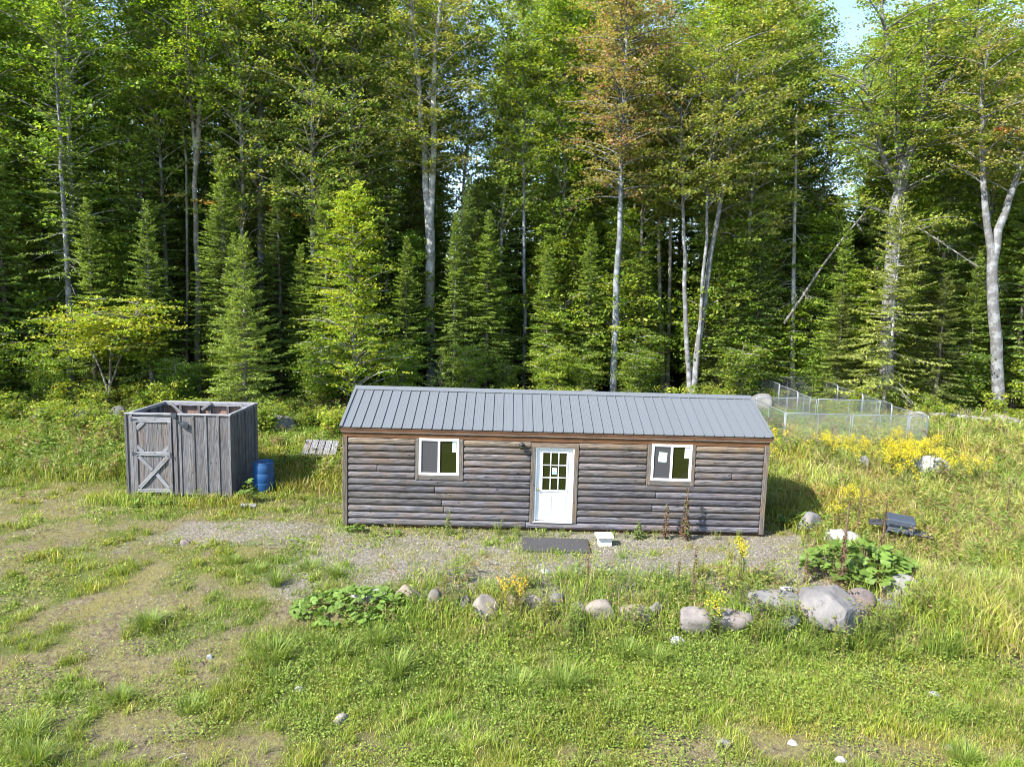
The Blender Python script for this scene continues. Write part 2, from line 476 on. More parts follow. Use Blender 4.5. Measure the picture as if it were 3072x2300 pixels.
W1 = (-2.39, -1.11, 1.297, 2.42); W2 = (3.826, 5.112, 1.297, 2.42); DR = (.71, 1.98, .187, 2.37)
rows = 13; rh = TOPW / rows
for k in range(rows):
    za, zb = k * rh, (k + 1) * rh
    cuts = []
    for (a, b, c, d) in (W1, W2, DR):
        if zb > c + .01 and za < d - .01: cuts.append((a, b))
    cuts.sort()
    segs = []; x = X0 + .12
    for a, b in cuts: segs.append((x, a)); x = b
    segs.append((x, X1 - .12))
    if k in (0, 2, 5) and len(segs) > 1 or (k == 0) or (k in (3, 8)):   # some courses are made of two boards butted together
        a, b = segs[0]; mid = a + (b - a) * rng.uniform(.4, .65)
        segs[0] = (a, mid); segs.insert(1, (mid, b))
        if k in (1, 3, 5, 8): 
            a, b = segs[-1]; mid = a + (b - a) * rng.uniform(.3, .7); segs[-1] = (a, mid); segs.append((mid, b))
    for a, b in segs:
        if b - a < .05: continue
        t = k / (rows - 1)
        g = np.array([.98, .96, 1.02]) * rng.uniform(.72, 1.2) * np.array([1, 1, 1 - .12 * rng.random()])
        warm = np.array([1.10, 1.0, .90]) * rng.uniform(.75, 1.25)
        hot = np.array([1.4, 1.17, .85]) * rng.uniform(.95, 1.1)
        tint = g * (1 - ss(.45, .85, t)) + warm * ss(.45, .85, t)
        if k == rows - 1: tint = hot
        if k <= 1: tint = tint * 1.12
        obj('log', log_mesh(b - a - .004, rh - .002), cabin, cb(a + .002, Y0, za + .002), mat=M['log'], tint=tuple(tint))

# walls behind the logs, gables and back
m = MB()
m.box((.02, .012, -.02), (4.98, .06, 2.60)); m.box((6.24, .012, -.02), (L - .02, .06, 2.60)); m.box((4.98, .012, 2.30), (6.24, .06, 2.60)); m.box((4.98, .012, -.02), (6.24, .06, .20)); m.box((4.9, .085, -.02), (6.3, .10, 2.6))
m.box((.02, D - .06, -.02), (L - .02, D, 2.60))
obj('wall_sheathing', m.mesh('wall_sheathing'), cabin, mat=M['brown'])
for gx_ in (0.0, L - .08):
    m = MB()
    P = [(0.06, -.02), (D - .06, -.02), (D - .06, 2.62), (D / 2, 3.42), (0.06, 2.62)]
    V = [(gx_, y, z) for y, z in P] + [(gx_ + .08, y, z) for y, z in P]
    m.add(V, [(0, 1, 6, 5), (1, 2, 7, 6), (2, 3, 8, 7), (3, 4, 9, 8), (4, 0, 5, 9), (0, 4, 2, 1), (5, 6, 7, 9)], [(4, 3, 2), (9, 7, 8)])
    obj('gable_wall', m.mesh('gable_wall'), cabin, mat=M['plank_y'], tint=(.6, .58, .56))
    for k in range(13):                                   # gable log courses
        lm = log_mesh(D - .12, rh - .002)
        side = gx_ > 1
        o = obj('log', lm, cabin, (L + .0 if side else 0.0, .06 if side else D - .06, k * rh), (0, 0, R(90) if side else R(-90)), mat=M['log'], tint=(.9, .88, .9))
board('floor_beam', (.05, .02, -.14), (L - .05, .16, -.004), cabin, M['brown'], tint=(.5, .5, .5))
for xa in (0, L - .125):
    board('corner_board', (xa, -.062, -.01), (xa + .12, .02, 2.44), cabin, M['trim_v'], tint=(1.0, .98, .95) if xa else (.8, .76, .7))
board('frieze_board', (-.002, -.035, 2.405), (L + .002, .02, 2.575), cabin, M['brown'], tint=(1.15, 1.0, .85))
board('drip_strip', (-.05, -.075, 2.545), (L + .05, -.037, 2.572), cabin, M['trim_h'], tint=(1.05, 1.0, .95), bev=.004)
board('fascia_board', (-.06, -.06, 2.575), (L + .06, -.035, 2.668), cabin, M['brown'], tint=(.9, .75, .7))
board('fascia_board', (-.06, D + .035, 2.575), (L + .06, D + .06, 2.668), cabin, M['brown'])
# roof
EZ, RZ, OH = 2.690, 3.512, .085
HALF = D / 2
slope = math.atan2(RZ - EZ, HALF + OH); SL = math.hypot(RZ - EZ, HALF + OH)
NP = 43; RW = (L + .14) / NP
def roof_strip():
    m = MB()
    xs = [0, .004, .009, .022, .027, .10, .106, .112, .118, .172, .178, .184, .190, RW]
    zs = [0, .0, .030, .030, .0, .0, .003, .003, 0, 0, .003, .003, 0, 0]
    V = [(x, 0, z) for x, z in zip(xs, zs)] + [(x, SL, z) for x, z in zip(xs, zs)] + [(x, 0, z - .012) for x, z in zip(xs, zs)]
    n = len(xs)
    q = [(i, i + 1, n + i + 1, n + i) for i in range(n - 1)] + [(2 * n + i, 2 * n + i + 1, i + 1, i) for i in range(n - 1)]
    m.add(V, q)
    return m.mesh('roof_panel')
rs = roof_strip(); rs.materials.append(M['roof'])
for k in range(NP):
    obj('roof_panel', rs, cabin, (-.07 + k * RW, -OH, EZ), (slope, 0, 0))
    obj('roof_panel', rs, cabin, (-.07 + (k + 1) * RW, D + OH, EZ), (slope, 0, R(180)))
m = MB()                                               # roof deck under the metal
c_, s_ = math.cos(slope), math.sin(slope)
P = [(-OH + .02, EZ - .02), (HALF, RZ - .02), (D + OH - .02, EZ - .02), (D + OH - .02, EZ - .05), (HALF, RZ - .07), (-OH + .02, EZ - .05)]
V = [(-.05, y, z) for y, z in P] + [(L + .05, y, z) for y, z in P]
m.add(V, [(0, 1, 7, 6), (1, 2, 8, 7), (2, 3, 9, 8), (3, 4, 10, 9), (4, 5, 11, 10), (5, 0, 6, 11), (0, 5, 4, 1), (1, 4, 3, 2), (6, 7, 10, 11), (7, 8, 9, 10)])
obj('roof_deck', m.mesh('roof_deck'), cabin, mat=M['brown'])
m = MB()                                               # ridge cap
cw = .17
P = [(HALF - cw * c_, RZ - cw * s_ + .032), (HALF - .02, RZ + .046), (HALF + .02, RZ + .046), (HALF + cw * c_, RZ - cw * s_ + .032)]
V = [(-.075, y, z) for y, z in P] + [(L + .075, y, z) for y, z in P] + [(-.075, y, z - .012) for y, z in P] + [(L + .075, y, z - .012) for y, z in P]
m.add(V, [(i + 1, i, i + 4, i + 5) for i in range(3)] + [(8 + i, 9 + i, 13 + i, 12 + i) for i in range(3)] + [(0, 4, 12, 8), (7, 3, 11, 15), (0, 8, 9, 1), (1, 9, 10, 2), (2, 10, 11, 3), (4, 5, 13, 12), (5, 6, 14, 13), (6, 7, 15, 14)])
obj('ridge_cap', m.mesh('ridge_cap'), cabin, mat=M['roof'])
for xe, xs_ in ((-.082, -.005), (L + .005, L + .082)):          # metal rake trims
    for sgn in (0, 1):
        m = MB()
        m.box((0, 0, 0), (.077 if True else 0, SL - .02, .034)); m.box((0 if xe < 0 else .073, 0, -.11), (.004 if xe < 0 else .077, SL - .02, -.001))
        o = obj('rake_trim', m.mesh('rake_trim'), cabin, (xe, -OH - .003, EZ + .002) if not sgn else (xs_, D + OH + .003, EZ + .002), (slope, 0, R(180) if sgn else 0), mat=M['roof'])

def window(box, white, sticker_left):
    a, b, c, d = box
    wa, wb, wc, wd = white
    zt = 2.41
    board('window_trim', cb(a, Y0 - .058, c), cb(wa, Y0 + .02, zt), cabin, M['trim_v'])
    board('window_trim', cb(wb, Y0 - .058, c), cb(b, Y0 + .02, zt), cabin, M['trim_v'])
    board('window_trim', cb(wa + .002, Y0 - .056, c), cb(wb - .002, Y0 + .02, wc), cabin, M['trim_h'], tint=(.9, .92, .95))
    f = .062; y = -.050; yb = .02
    wa, wb, wc, wd = wa - X0, wb - X0, wc, wd
    m = MB()
    m.box((wa, y - .012, wc), (wa + f, yb, wd)); m.box((wb - f, y - .012, wc), (wb, yb, wd))
    m.box((wa + f, y - .012, wc), (wb - f, yb, wc + f)); m.box((wa + f, y - .012, wd - f), (wb - f, yb, wd))
    mid = (wa + wb) / 2
    m.box((mid - .028, y - .008, wc + f), (mid + .028, yb, wd - f))
    win = obj('window', m.mesh('window'), cabin, mat=M['vinyl'])
    m = MB(); m.box((wa + f, y + .012, wc + f), (mid - .028, yb, wd - f)); obj('insect_screen', m.mesh('insect_screen'), win, mat=M['screen'])
    m = MB(); m.box((mid + .028, y + .022, wc + f), (wb - f, yb, wd - f)); obj('pane', m.mesh('pane'), win, mat=M['glass'])
    m = MB()
    if sticker_left: m.box((wb - f - .13, y + .019, wd - f - .31), (wb - f - .01, y + .0215, wd - f - .015))
    else: m.box((wb - f - .115, y + .019, wd - f - .30), (wb - f - .015, y + .0215, wd - f - .015))
    obj('sticker', m.mesh('sticker'), win, mat=M['paper_white'] if sticker_left else M['paper'])
    if sticker_left:
        m = MB(); m.box((-.14, 0, -.14), (.14, .003, .14))
        obj('sticker', m.mesh('sticker'), win, ((wa + f + mid) / 2 - .0, y + .008, wc + f + .58), (0, R(4), 0), (.8, 1, .95), mat=M['paper'])
window(W1, (-2.297, -1.229, 1.43, 2.425), False)
window(W2, (3.935, 5.015, 1.43, 2.425), True)
# door
a, b, c, d = DR
board('door_trim', cb(a, Y0 - .06, c), cb(.822, Y0 + .02, d - .115), cabin, M['trim_v'], tint=(.95, .92, .9))
board('door_trim', cb(1.862, Y0 - .06, c), cb(b, Y0 + .02, d - .115), cabin, M['trim_v'], tint=(1.0, .98, .95))
board('door_trim', cb(a, Y0 - .062, d - .114), cb(b, Y0 + .02, d), cabin, M['trim_h'], tint=(1.3, 1.12, .95))
m = MB()
m.box(cb(.822, Y0 - .035, c + .03), cb(.86, Y0 + .05, 2.254)); m.box(cb(1.824, Y0 - .035, c + .03), cb(1.862, Y0 + .05, 2.254)); m.box(cb(.86, Y0 - .035, 2.216), cb(1.824, Y0 + .05, 2.254))
obj('door_frame', m.mesh('door_frame'), cabin, mat=M['white'])
board('threshold', cb(.80, Y0 - .075, c - .0), cb(1.868, Y0 + .03, c + .028), cabin, M['white'], bev=.004)
dx0, dx1, dz0, dz1 = .863, 1.821, c + .045, 2.213
GA, GB, GC, GD = 1.0, 1.70, 1.045, 2.135
m = MB(); yf, yb = Y0 + .03, Y0 + .075
m.box(cb(dx0, yf, dz0), cb(GA, yb, dz1)); m.box(cb(GB, yf, dz0), cb(dx1, yb, dz1)); m.box(cb(GA, yf, dz0), cb(GB, yb, GC)); m.box(cb(GA, yf, GD), cb(GB, yb, dz1))
door = obj('door', m.mesh('door'), cabin, mat=M['white'], label='white half-glazed door with nine panes and two raised panels')
m = MB(); t_ = .03
m.box(cb(GA - .012, yf - .018, GC - .012), cb(GA + t_, yf + .02, GD + .012)); m.box(cb(GB - t_, yf - .018, GC - .012), cb(GB + .012, yf + .02, GD + .012))
m.box(cb(GA + t_, yf - .018, GC - .012), cb(GB - t_, yf + .02, GC + t_)); m.box(cb(GA + t_, yf - .018, GD - t_), cb(GB - t_, yf + .02, GD + .012))
obj('glazing_frame', m.mesh('glazing_frame'), door, mat=M['white'])
pw = (GB - GA - 2 * t_) / 3; ph = (GD - GC - 2 * t_) / 3
for i in (1, 2):
    board('muntin', cb(GA + t_ + i * pw - .012, yf - .014, GC + t_), cb(GA + t_ + i * pw + .012, yf + .02, GD - t_), door, M['white'], bev=.003)
    for k in range(3):
        board('muntin', cb(GA + t_ + k * pw + .013, yf - .012, GC + t_ + i * ph - .012), cb(GA + t_ + (k + 1) * pw - .013, yf + .018, GC + t_ + i * ph + .012), door, M['white'], bev=.003)
for i in range(3):
    for k in range(3):
        m = MB(); m.box(cb(GA + t_ + i * pw + .002, yf + .006, GC + t_ + k * ph + .002), cb(GA + t_ + (i + 1) * pw - .002, yf + .03, GC + t_ + (k + 1) * ph - .002))
        obj('pane', m.mesh('pane'), door, mat=M['glass'])
m = MB(); m.box(cb(1.285, yf + .001, 1.51), cb(1.415, yf + .005, 1.68)); obj('sticker', m.mesh('sticker'), door, mat=M['paper_white'])
m = MB(); m.box(cb(1.285, yf - .001, 1.52), cb(1.415, yf + .0005, 1.58)); obj('sticker', m.mesh('sticker'), door, mat=M['paper_blue'])
for xa in (1.02, 1.40):
    me = bevel_box('door_panel', .27, .03, .52, .028, 2)
    obj('door_panel', me, door, cb(xa + .135, yf - .002, .67), mat=M['white'])
    m = MB()
    for lo, hi in (((xa - .02, yf - .006, .395), (xa - .008, yf + .01, .945)), ((xa + .278, yf - .006, .395), (xa + .29, yf + .01, .945)), ((xa - .008, yf - .006, .395), (xa + .278, yf + .01, .407)), ((xa - .008, yf - .006, .933), (xa + .278, yf + .01, .945))):
        m.box(cb(*lo), cb(*hi))
    obj('panel_moulding', m.mesh('panel_moulding'), door, mat=M['white'])
m = MB(); m.tube([cb(.925, yf - .07, 1.09), cb(.925, yf - .055, 1.09), cb(.925, yf - .03, 1.09), cb(.925, yf - .02, 1.09), cb(.925, yf + .01, 1.09)], [.022, .034, .032, .018, .036], 12, True)
obj('knob', m.mesh('knob', True), door, mat=M['brass'])
# wall lamp: arm, cap and glass jar
lx, lz = .45, 2.33
lamp = obj('wall_lamp', None, cabin, cb(lx, Y0, lz))
m = MB(); m.tube([(0, -.04, .0), (0, -.07, .0)], .05, 12, True); m.tube([(0, -.06, 0), (0, -.1, .05), (0, -.15, .05)], .012, 6, True)
obj('bracket', m.mesh('bracket'), lamp, mat=M['black'])
m = MB(); m.tube([(0, -.15, .065), (0, -.15, .05), (0, -.15, .02), (0, -.15, .0)], [.012, .05, .075, .078], 12, True)
obj('lamp_shade', m.mesh('lamp_shade', True), lamp, mat=M['black'])
m = MB(); m.tube([(0, -.15, .0), (0, -.15, -.06), (0, -.15, -.11), (0, -.15, -.13)], [.055, .066, .05, .015], 12, True)
obj('glass_jar', m.mesh('glass_jar', True), lamp, mat=M['glass'])

# ------------------------------------------------------------------ things in front of the cabin
me = bevel_box('doorstep_mat', 1.72, .95, .05, .012)
obj('doorstep_mat', me, loc=(1.36, 16.84, float(th(1.36, 16.84)) + .03), rot=(0, 0, R(-1)), mat=M['mat'], label='dark flat slab lying on the gravel before the white door', cat='doorstep')
m = MB()
bx, by = 2.62, 17.02; bz = float(th(bx, by))
stool = obj('step_stool', None, loc=(bx, by, bz), rot=(0, 0, R(4)), label='small white block step standing beside the doorstep slab', cat='step')
obj('tread', bevel_box('tread', .44, .34, .07, .012, 2), stool, (0, 0, .255), mat=M['block'])
obj('pedestal', bevel_box('pedestal', .34, .24, .23, .012, 2), stool, (.02, .02, .105), mat=M['block'])

# ------------------------------------------------------------------ roofless shed
SX, SY = -11.30, 20.06
SW, SDp, SH = 3.08, 2.42, 2.53
shed = obj('shed', None, loc=(SX, SY, float(th(-9.8, 20))), rot=(0, 0, R(1.6)), label='roofless board-and-batten shed of grey planks with a cross-braced door', cat='shed')
rng = np.random.default_rng(5)
def tn(): 
    return tuple(np.array([1, .99, 1.]) * rng.uniform(.75, 1.12))
# front boards right of the door
fx = [1.62, 1.985, 2.35, 2.715, 3.06]
for i in range(4):
    board('plank', (fx[i], 0, .04 + rng.uniform(-.02, .02)), (fx[i + 1] - .006, .025, SH - .03), shed, M['plank_v'], .003, tn())
for i in (1, 2, 3):
    board('batten', (fx[i] - .038, -.024, .05), (fx[i] + .032, -.001, SH - .035), shed, M['plank_v'], .004, tn())
board('plank', (1.365, 0, .04), (1.612, .025, SH - .03), shed, M['plank_v'], .003, tn())
board('batten', (1.40, -.03, .05), (1.50, -.001, SH - .035), shed, M['plank_v'], .004, tn())
board('batten', (1.56, -.024, .05), (1.625, -.001, SH - .035), shed, M['plank_v'], .004, tn())
board('plank', (0, 0, .02), (.20, .025, SH - .03), shed, M['plank_v'], .003, tn())
board('corner_post', (-.02, -.03, .0), (.05, -.002, SH - .035), shed, M['plank_v'], .005, (.7, .7, .7))
board('corner_post', (.13, -.03, .02), (.215, -.002, SH - .035), shed, M['plank_v'], .005, (1.15, 1.15, 1.15))
board('corner_post', (3.02, -.028, .02), (3.085, -.001, SH - .035), shed, M['plank_v'], .005, (1.1, 1.1, 1.1))
# side walls and back: boards and battens
def wall_run(axis, fixed, a, b, n, inner=None, sgn=1):
    st = (b - a) / n
    for i in range(n):
        p, q = a + i * st, a + (i + 1) * st - .006
        if axis == 'y':
            board('plank', (fixed, p, .03), (fixed + .025, q, SH - .03), shed, M['plank_v'], .003, tn())
            if i:
                xa = (fixed + .026, fixed + .05) if sgn > 0 else (fixed - .024, fixed - .001)
                board('batten', (xa[0], p - .038, .04), (xa[1], p + .035, SH - .04), shed, M['plank_v'], .004, tn())
        else:
            board('plank', (p, fixed, .03), (q, fixed + .025, SH - .03), shed, M['inner'] if inner else M['plank_v'], .003, tn())
            if i: board('batten', (p - .038, fixed + .026, .04), (p + .035, fixed + .05, SH - .04), shed, M['plank_v'], .004, tn())
wall_run('y', 3.055, .03, SDp - .03, 8, sgn=1)
wall_run('y', 0.0, .03, SDp - .03, 8, sgn=-1)
wall_run('x', SDp - .025, .0, 3.08, 9, inner=True)
# top plates, studs and braces inside
board('top_plate', (-.01, .03, SH - .09), (3.08, .12, SH), shed, M['plank_h'], .006, (1.25, 1.25, 1.27))
board('top_plate', (-.02, -.035, SH - .034), (3.09, .028, SH + .004), shed, M['plank_h'], .004, (1.35, 1.35, 1.38))
board('top_plate', (.03, SDp - .12, SH - .13), (3.05, SDp - .03, SH), shed, M['plank_h'], .006, (1.2, 1.2, 1.24))
board('top_plate', (-.02, SDp - .028, SH - .03), (3.09, SDp + .05, SH + .005), shed, M['plank_h'], .004, (1.3, 1.3, 1.33))
for xa in (.026, 2.965):
    board('top_plate', (xa, .125, SH - .10), (xa + .09, SDp - .125, SH - .002), shed, M['plank_y'], .006, (1.2, 1.2, 1.22))
for xa in (.55, 1.15, 1.5, 2.1, 2.65):
    board('stud', (xa, SDp - .118, .05), (xa + .085, SDp - .029, SH - .135), shed, M['plank_v'], .005, (.9, .85, .82))
board('wall_rail', (1.6, SDp - .135, 1.95), (2.95, SDp - .032, 2.06), shed, M['plank_h'], .006, (1.1, 1.08, 1.06))
board('wall_rail', (.12, SDp - .135, 1.70), (1.15, SDp - .032, 1.80), shed, M['plank_h'], .006, (.9, .85, .82))
for ya in (.7, 1.3, 1.9):
    board('stud', (.027, ya, .05), (.115, ya + .085, SH - .11), shed, M['plank_v'], .005, (.8, .8, .82))
    board('stud', (2.965, ya, .05), (3.053, ya + .085, SH - .11), shed, M['plank_v'], .005, (.8, .8, .82))
def diag(p, q, wdt, thk, parent, mat, tint, name='brace'):
    """a board running from p to q in a wall plane (x, z) at depth y"""
    ln = math.hypot(q[0] - p[0], q[2] - p[2])
    me = bevel_box(name, ln, thk, wdt, .005)
    return obj(name, me, parent, ((p[0] + q[0]) / 2, (p[1] + q[1]) / 2, (p[2] + q[2]) / 2), (0, -math.atan2(q[2] - p[2], q[0] - p[0]), 0), mat=mat, tint=tint)
diag((1.30, SDp - .16, 2.28), (1.62, SDp - .16, 2.52), .09, .04, shed, M['plank_h'], (.9, .9, .92))
diag((2.55, SDp - .16, 2.48), (2.95, SDp - .16, 2.12), .09, .04, shed, M['plank_h'], (1.1, 1.1, 1.12))
diag((.30, SDp - .16, 2.48), (.70, SDp - .16, 2.10), .09, .04, shed, M['plank_h'], (1., 1., 1.))
# door
sdoor = obj('door', None, shed, (.22, -.012, .12), label='grey plank door with a cross brace in its lower half')
dw, dh = 1.13, 2.30
for i in range(4):
    a = .02 + i * (dw - .04) / 4
    board('plank', (a, 0, .02), (a + (dw - .04) / 4 - .006, .022, dh - .01), sdoor, M['plank_v'], .003, (1.05, .92, .82) if i in (0, 3) else (.95, .93, .92))
lt = (1.15, 1.17, 1.2)
board('rail', (.0, -.03, dh - .16), (dw, -.001, dh), sdoor, M['plank_h'], .005, lt)
board('rail', (.09, -.03, 1.13), (dw - .09, -.001, 1.25), sdoor, M['plank_h'], .005, lt)
board('rail', (.09, -.03, .0), (dw - .06, -.001, .12), sdoor, M['plank_h'], .005, lt)
board('stile', (0, -.029, .02), (.115, -.0005, dh - .162), sdoor, M['plank_v'], .005, (1.05, 1.06, 1.08))
board('stile', (dw - .105, -.029, -.08), (dw, -.0005, dh - .162), sdoor, M['plank_v'], .005, (1.0, 1.0, 1.02))
diag((.15, -.024, .15), (dw - .12, -.024, 1.10), .115, .045, sdoor, M['plank_h'], (1.1, 1.1, 1.1))
diag((.15, -.0135, 1.10), (.53, -.0135, .69), .11, .024, sdoor, M['plank_h'], (.95, .95, .97))
diag((.66, -.0135, .57), (dw - .13, -.0135, .14), .11, .024, sdoor, M['plank_h'], (1.1, 1.12, 1.15))
diag((.10, -.014, dh - .36), (.32, -.014, dh - .15), .12, .024, sdoor, M['plank_h'], (1.1, 1.1, 1.12))
diag((.10, -.0145, 1.42), (.28, -.0145, 1.24), .11, .024, sdoor, M['plank_h'], (1.0, 1.0, 1.03))
diag((dw - .25, -.0145, 1.24), (dw - .08, -.0145, 1.42), .11, .024, sdoor, M['plank_h'], (1.0, 1.0, 1.03))
for z in (dh - .08, 1.19):
    m = MB(); m.box((-.04, -.036, z - .06), (.0, -.0305, z + .06))
    m.add([(0, -.036, z - .045), (.17, -.036, z - .01), (.17, -.036, z + .01), (0, -.036, z + .045), (0, -.0305, z - .045), (.17, -.0305, z - .01), (.17, -.0305, z + .01), (0, -.0305, z + .045)],
          [(0, 1, 2, 3), (7, 6, 5, 4), (0, 4, 5, 1), (1, 5, 6, 2), (2, 6, 7, 3)])
    obj('hinge', m.mesh('hinge'), sdoor, mat=M['iron'])
m = MB(); m.box((dw - .06, -.042, 1.08), (dw - .03, -.03, 1.24)); m.tube([(dw - .05, -.036, 1.2), (dw + .03, -.05, 1.12), (dw + .05, -.05, 1.05)], .012, 6, True)
obj('latch', m.mesh('latch'), sdoor, mat=M['iron'])
# trowel-shaped tool standing in for the shadow cast below the hook plate
m = MB()
m.tube([(1.47, -.06, 2.46), (1.50, -.07, 2.38), (1.58, -.075, 2.28)], .016, 6, True)
P = np.array([(1.56, 2.30), (1.62, 2.25), (1.72, 2.33), (1.83, 2.30), (1.86, 2.18), (1.82, 2.06), (1.70, 2.12), (1.60, 2.20)])
P = P * [1, 1]
V = [(x, -.07, z) for x, z in P] + [(x, -.062, z) for x, z in P]; n = len(P)
ctr = len(V)
V += [(P[:, 0].mean(), -.085, P[:, 1].mean()), (P[:, 0].mean(), -.075, P[:, 1].mean())]
m.add(V, [(i, (i + 1) % n, n + (i + 1) % n, n + i) for i in range(n)], [(ctr, (i + 1) % n, i) for i in range(n)] + [(ctr + 1, n + i, n + (i + 1) % n) for i in range(n)])
shadow_blade = obj('shovel_shadow', m.mesh('shovel_shadow'), loc=shed.location, rot=shed.rotation_euler, mat=M['iron'], label='dark trowel-shaped blade standing in for a cast shadow on the shed front beside the door', cat='shadow shape')
m = MB(); m.box((1.36, -.07, 2.44), (1.52, .02, 2.55)); obj('hook_plate', m.mesh('hook_plate'), shed, mat=M['iron'])

# ------------------------------------------------------------------ barrel, pallet, grill
def lathe(prof, n=28, name='body'):
    m = MB(); a = np.arange(n) * 2 * np.pi / n; k = len(prof)
    V = np.array([[(r * np.cos(t), r * np.sin(t), z) for t in a] for r, z in prof])
    i = np.arange(k - 1)[:, None] * n; j = np.arange(n)[None]
    q = np.stack([i + j, i + (j + 1) % n, i + n + (j + 1) % n, i + n + j], -1).reshape(-1, 4)
    m.add(V.reshape(-1, 3), q)
    return m.mesh(name, True)
bx, by = -7.50, 20.85
bar = obj('barrel', None, loc=(bx, by, float(th(bx, by)) - .02), label='blue plastic barrel standing against the shady side of the shed', cat='barrel')
obj('body', lathe([(0, .0), (.28, 0), (.30, .02), (.315, .1), (.325, .25), (.33, .30), (.322, .32), (.33, .34), (.335, .47), (.33, .60), (.322, .62), (.33, .64), (.325, .75), (.315, .86), (.30, .905), (.305, .93), (.305, .945), (.285, .945)]), bar, mat=M['blue'])
obj('lid', lathe([(.285, .944), (.28, .925), (.1, .92), (0, .92)], name='lid'), bar, mat=M['blue'], tint=(.5, .5, .5))
m = MB()
for s in (-.17, .17): m.tube([(s, 0, .915), (s, 0, .94)], .03, 10, True)
obj('bung', m.mesh('bung'), bar, mat=M['blue'])

px_, py_ = -6.75, 24.6
pal = obj('pallet', None, loc=(px_, py_, float(th(px_, py_)) + .24), rot=(R(13), R(2), R(8)), label='grey wooden pallet tilted on the weeds behind the barrel', cat='pallet')
for i in range(5):
    xa = -.60 + i * .245
    board('slat', (xa, -.6, .12), (xa + .215, .6, .14), pal, M['plank_y'], .004, tuple(np.array([1.0, .98, .97]) * rng.uniform(.8, 1.1)))
for ya in (-.6, -.045, .51):
    board('stringer', (-.6, ya, .022), (.595, ya + .09, .119), pal, M['plank_h'], .004, (.8, .8, .8))
for i in (0, 2, 4):
    xa = -.60 + i * .245
    board('slat', (xa, -.6, .0), (xa + .215, .6, .021), pal, M['plank_y'], .004, (1.1, 1.1, 1.1))

gx_, gy_ = 10.45, 17.45
gz_ = float(th(gx_, gy_))
grill = obj('gas_grill', None, loc=(gx_, gy_, gz_), rot=(0, R(4), R(-24)), label='old grey gas grill with side shelf half sunk in the weeds', cat='grill')
def prism(prof, x0, x1, name):
    m = MB(); n = len(prof)
    V = [(x0, y, z) for y, z in prof] + [(x1, y, z) for y, z in prof]
    q = [(i, i + n, (i + 1) % n + n, (i + 1) % n) for i in range(n)]
    m.add(V, q, [(0, i, i + 1) for i in range(1, n - 1)] + [(n, n + i + 1, n + i) for i in range(1, n - 1)])
    return m.mesh(name)
obj('lid', bevel_box('lid', .66, .54, .22, .035, 2), grill, (.01, 0, .61), (R(4), 0, 0), mat=M['grill'])
obj('fire_box', prism([(-.25, .36), (-.25, .49), (.25, .49), (.25, .36), (.18, .30), (-.18, .30)], -.27, .29, 'fire_box'), grill, mat=M['grill_dark'])
m = MB(); m.tube([(-.2, -.28, .60), (-.2, -.33, .60), (.22, -.33, .60), (.22, -.28, .60)], .013, 6, True); obj('handle', m.mesh('handle'), grill, mat=M['grill_dark'])
obj('side_shelf', bevel_box('side_shelf', .44, .42, .05, .01), grill, (.56, -.06, .40), mat=M['grill_dark'])
obj('side_shelf', bevel_box('side_shelf', .40, .42, .05, .01), grill, (-.52, .0, .47), (0, R(-12), 0), mat=M['grill_dark'])
obj('control_panel', bevel_box('control_panel', .60, .03, .11, .008), grill, (.01, -.275, .43), (R(-12), 0, 0), mat=M['grill'])
for k in range(3):
    m = MB(); m.tube([(-.17 + .18 * k, -.29, .43), (-.17 + .18 * k, -.325, .425)], .026, 10, True); obj('knob', m.mesh('knob'), grill, mat=M['black'])
for sx in (-.28, .30):
    for sy in (-.2, .2):
        m = MB(); m.tube([(sx, sy, -.05), (sx, sy, .36)], .022, 6, True); obj('leg', m.mesh('leg'), grill, mat=M['grill'])
obj('bottom_shelf', bevel_box('bottom_shelf', .60, .40, .03, .006), grill, (.01, 0, .10), mat=M['grill_dark'])

# ------------------------------------------------------------------ chain-link kennel
kennel = obj('dog_kennel', None, loc=(15, 30, float(th(15, 30))), label='low chain-link dog kennel of steel pipe panels overgrown with weeds', cat='kennel')
KZ = float(th(15, 30))
_wm = {}
def wire_mesh(wd, h):
    key = (round(wd, 2), round(h, 2))
    if key in _wm: return _wm[key]
    m = MB(); st = .085; r = .0026
    def seg(p, q):
        d = np.array(q) - np.array(p)
        if np.linalg.norm(d) < .03: return
        m.tube([(p[0], 0, p[1]), (q[0], 0, q[1])], r, 3)
    k = -h
    while k < wd:
        x0, z0 = k, 0.
        a = max(0, -x0); b = min(h, wd - x0)
        seg((x0 + a, a), (x0 + b, b)); seg((wd - x0 - a, a), (wd - x0 - b, b))
        k += st
    me = m.mesh('wire_mesh'); me.materials.append(M['wire'])
    _wm[key] = me
    return me
def kpanel(p, q, h=1.22, name='fence_panel', bars=True):
    p = np.array(p, float); q = np.array(q, float)
    wd = float(np.linalg.norm(q - p)); ang = math.atan2(q[1] - p[1], q[0] - p[0])
    z = float(min(th(*p), th(*q))) + .04
    m = MB(); r = .021
    rr = .06 if name == 'gate' else .015
    m.tube([(0.02, 0, -.15), (.02, 0, h - rr), (.02 + rr, 0, h), (wd - .02 - rr, 0, h), (wd - .02, 0, h - rr), (wd - .02, 0, -.15)], r, 7)
    m.tube([(0.02, 0, .03), (wd - .02, 0, .03)], r * .8, 6)
    if bars and wd > 1.6: m.tube([(wd / 2, 0, .03), (wd / 2, 0, h)], r * .8, 6)
    pa = obj(name, m.mesh(name, True), kennel, (p[0] - 15, p[1] - 30, z - KZ), (0, 0, ang), mat=M['galv'])
    obj('wire_mesh', wire_mesh(wd - .06, h - .04), pa, (.03, -.012, .035))
    return pa
A, B = (15.2, 40.3), (18.3, 40.4)
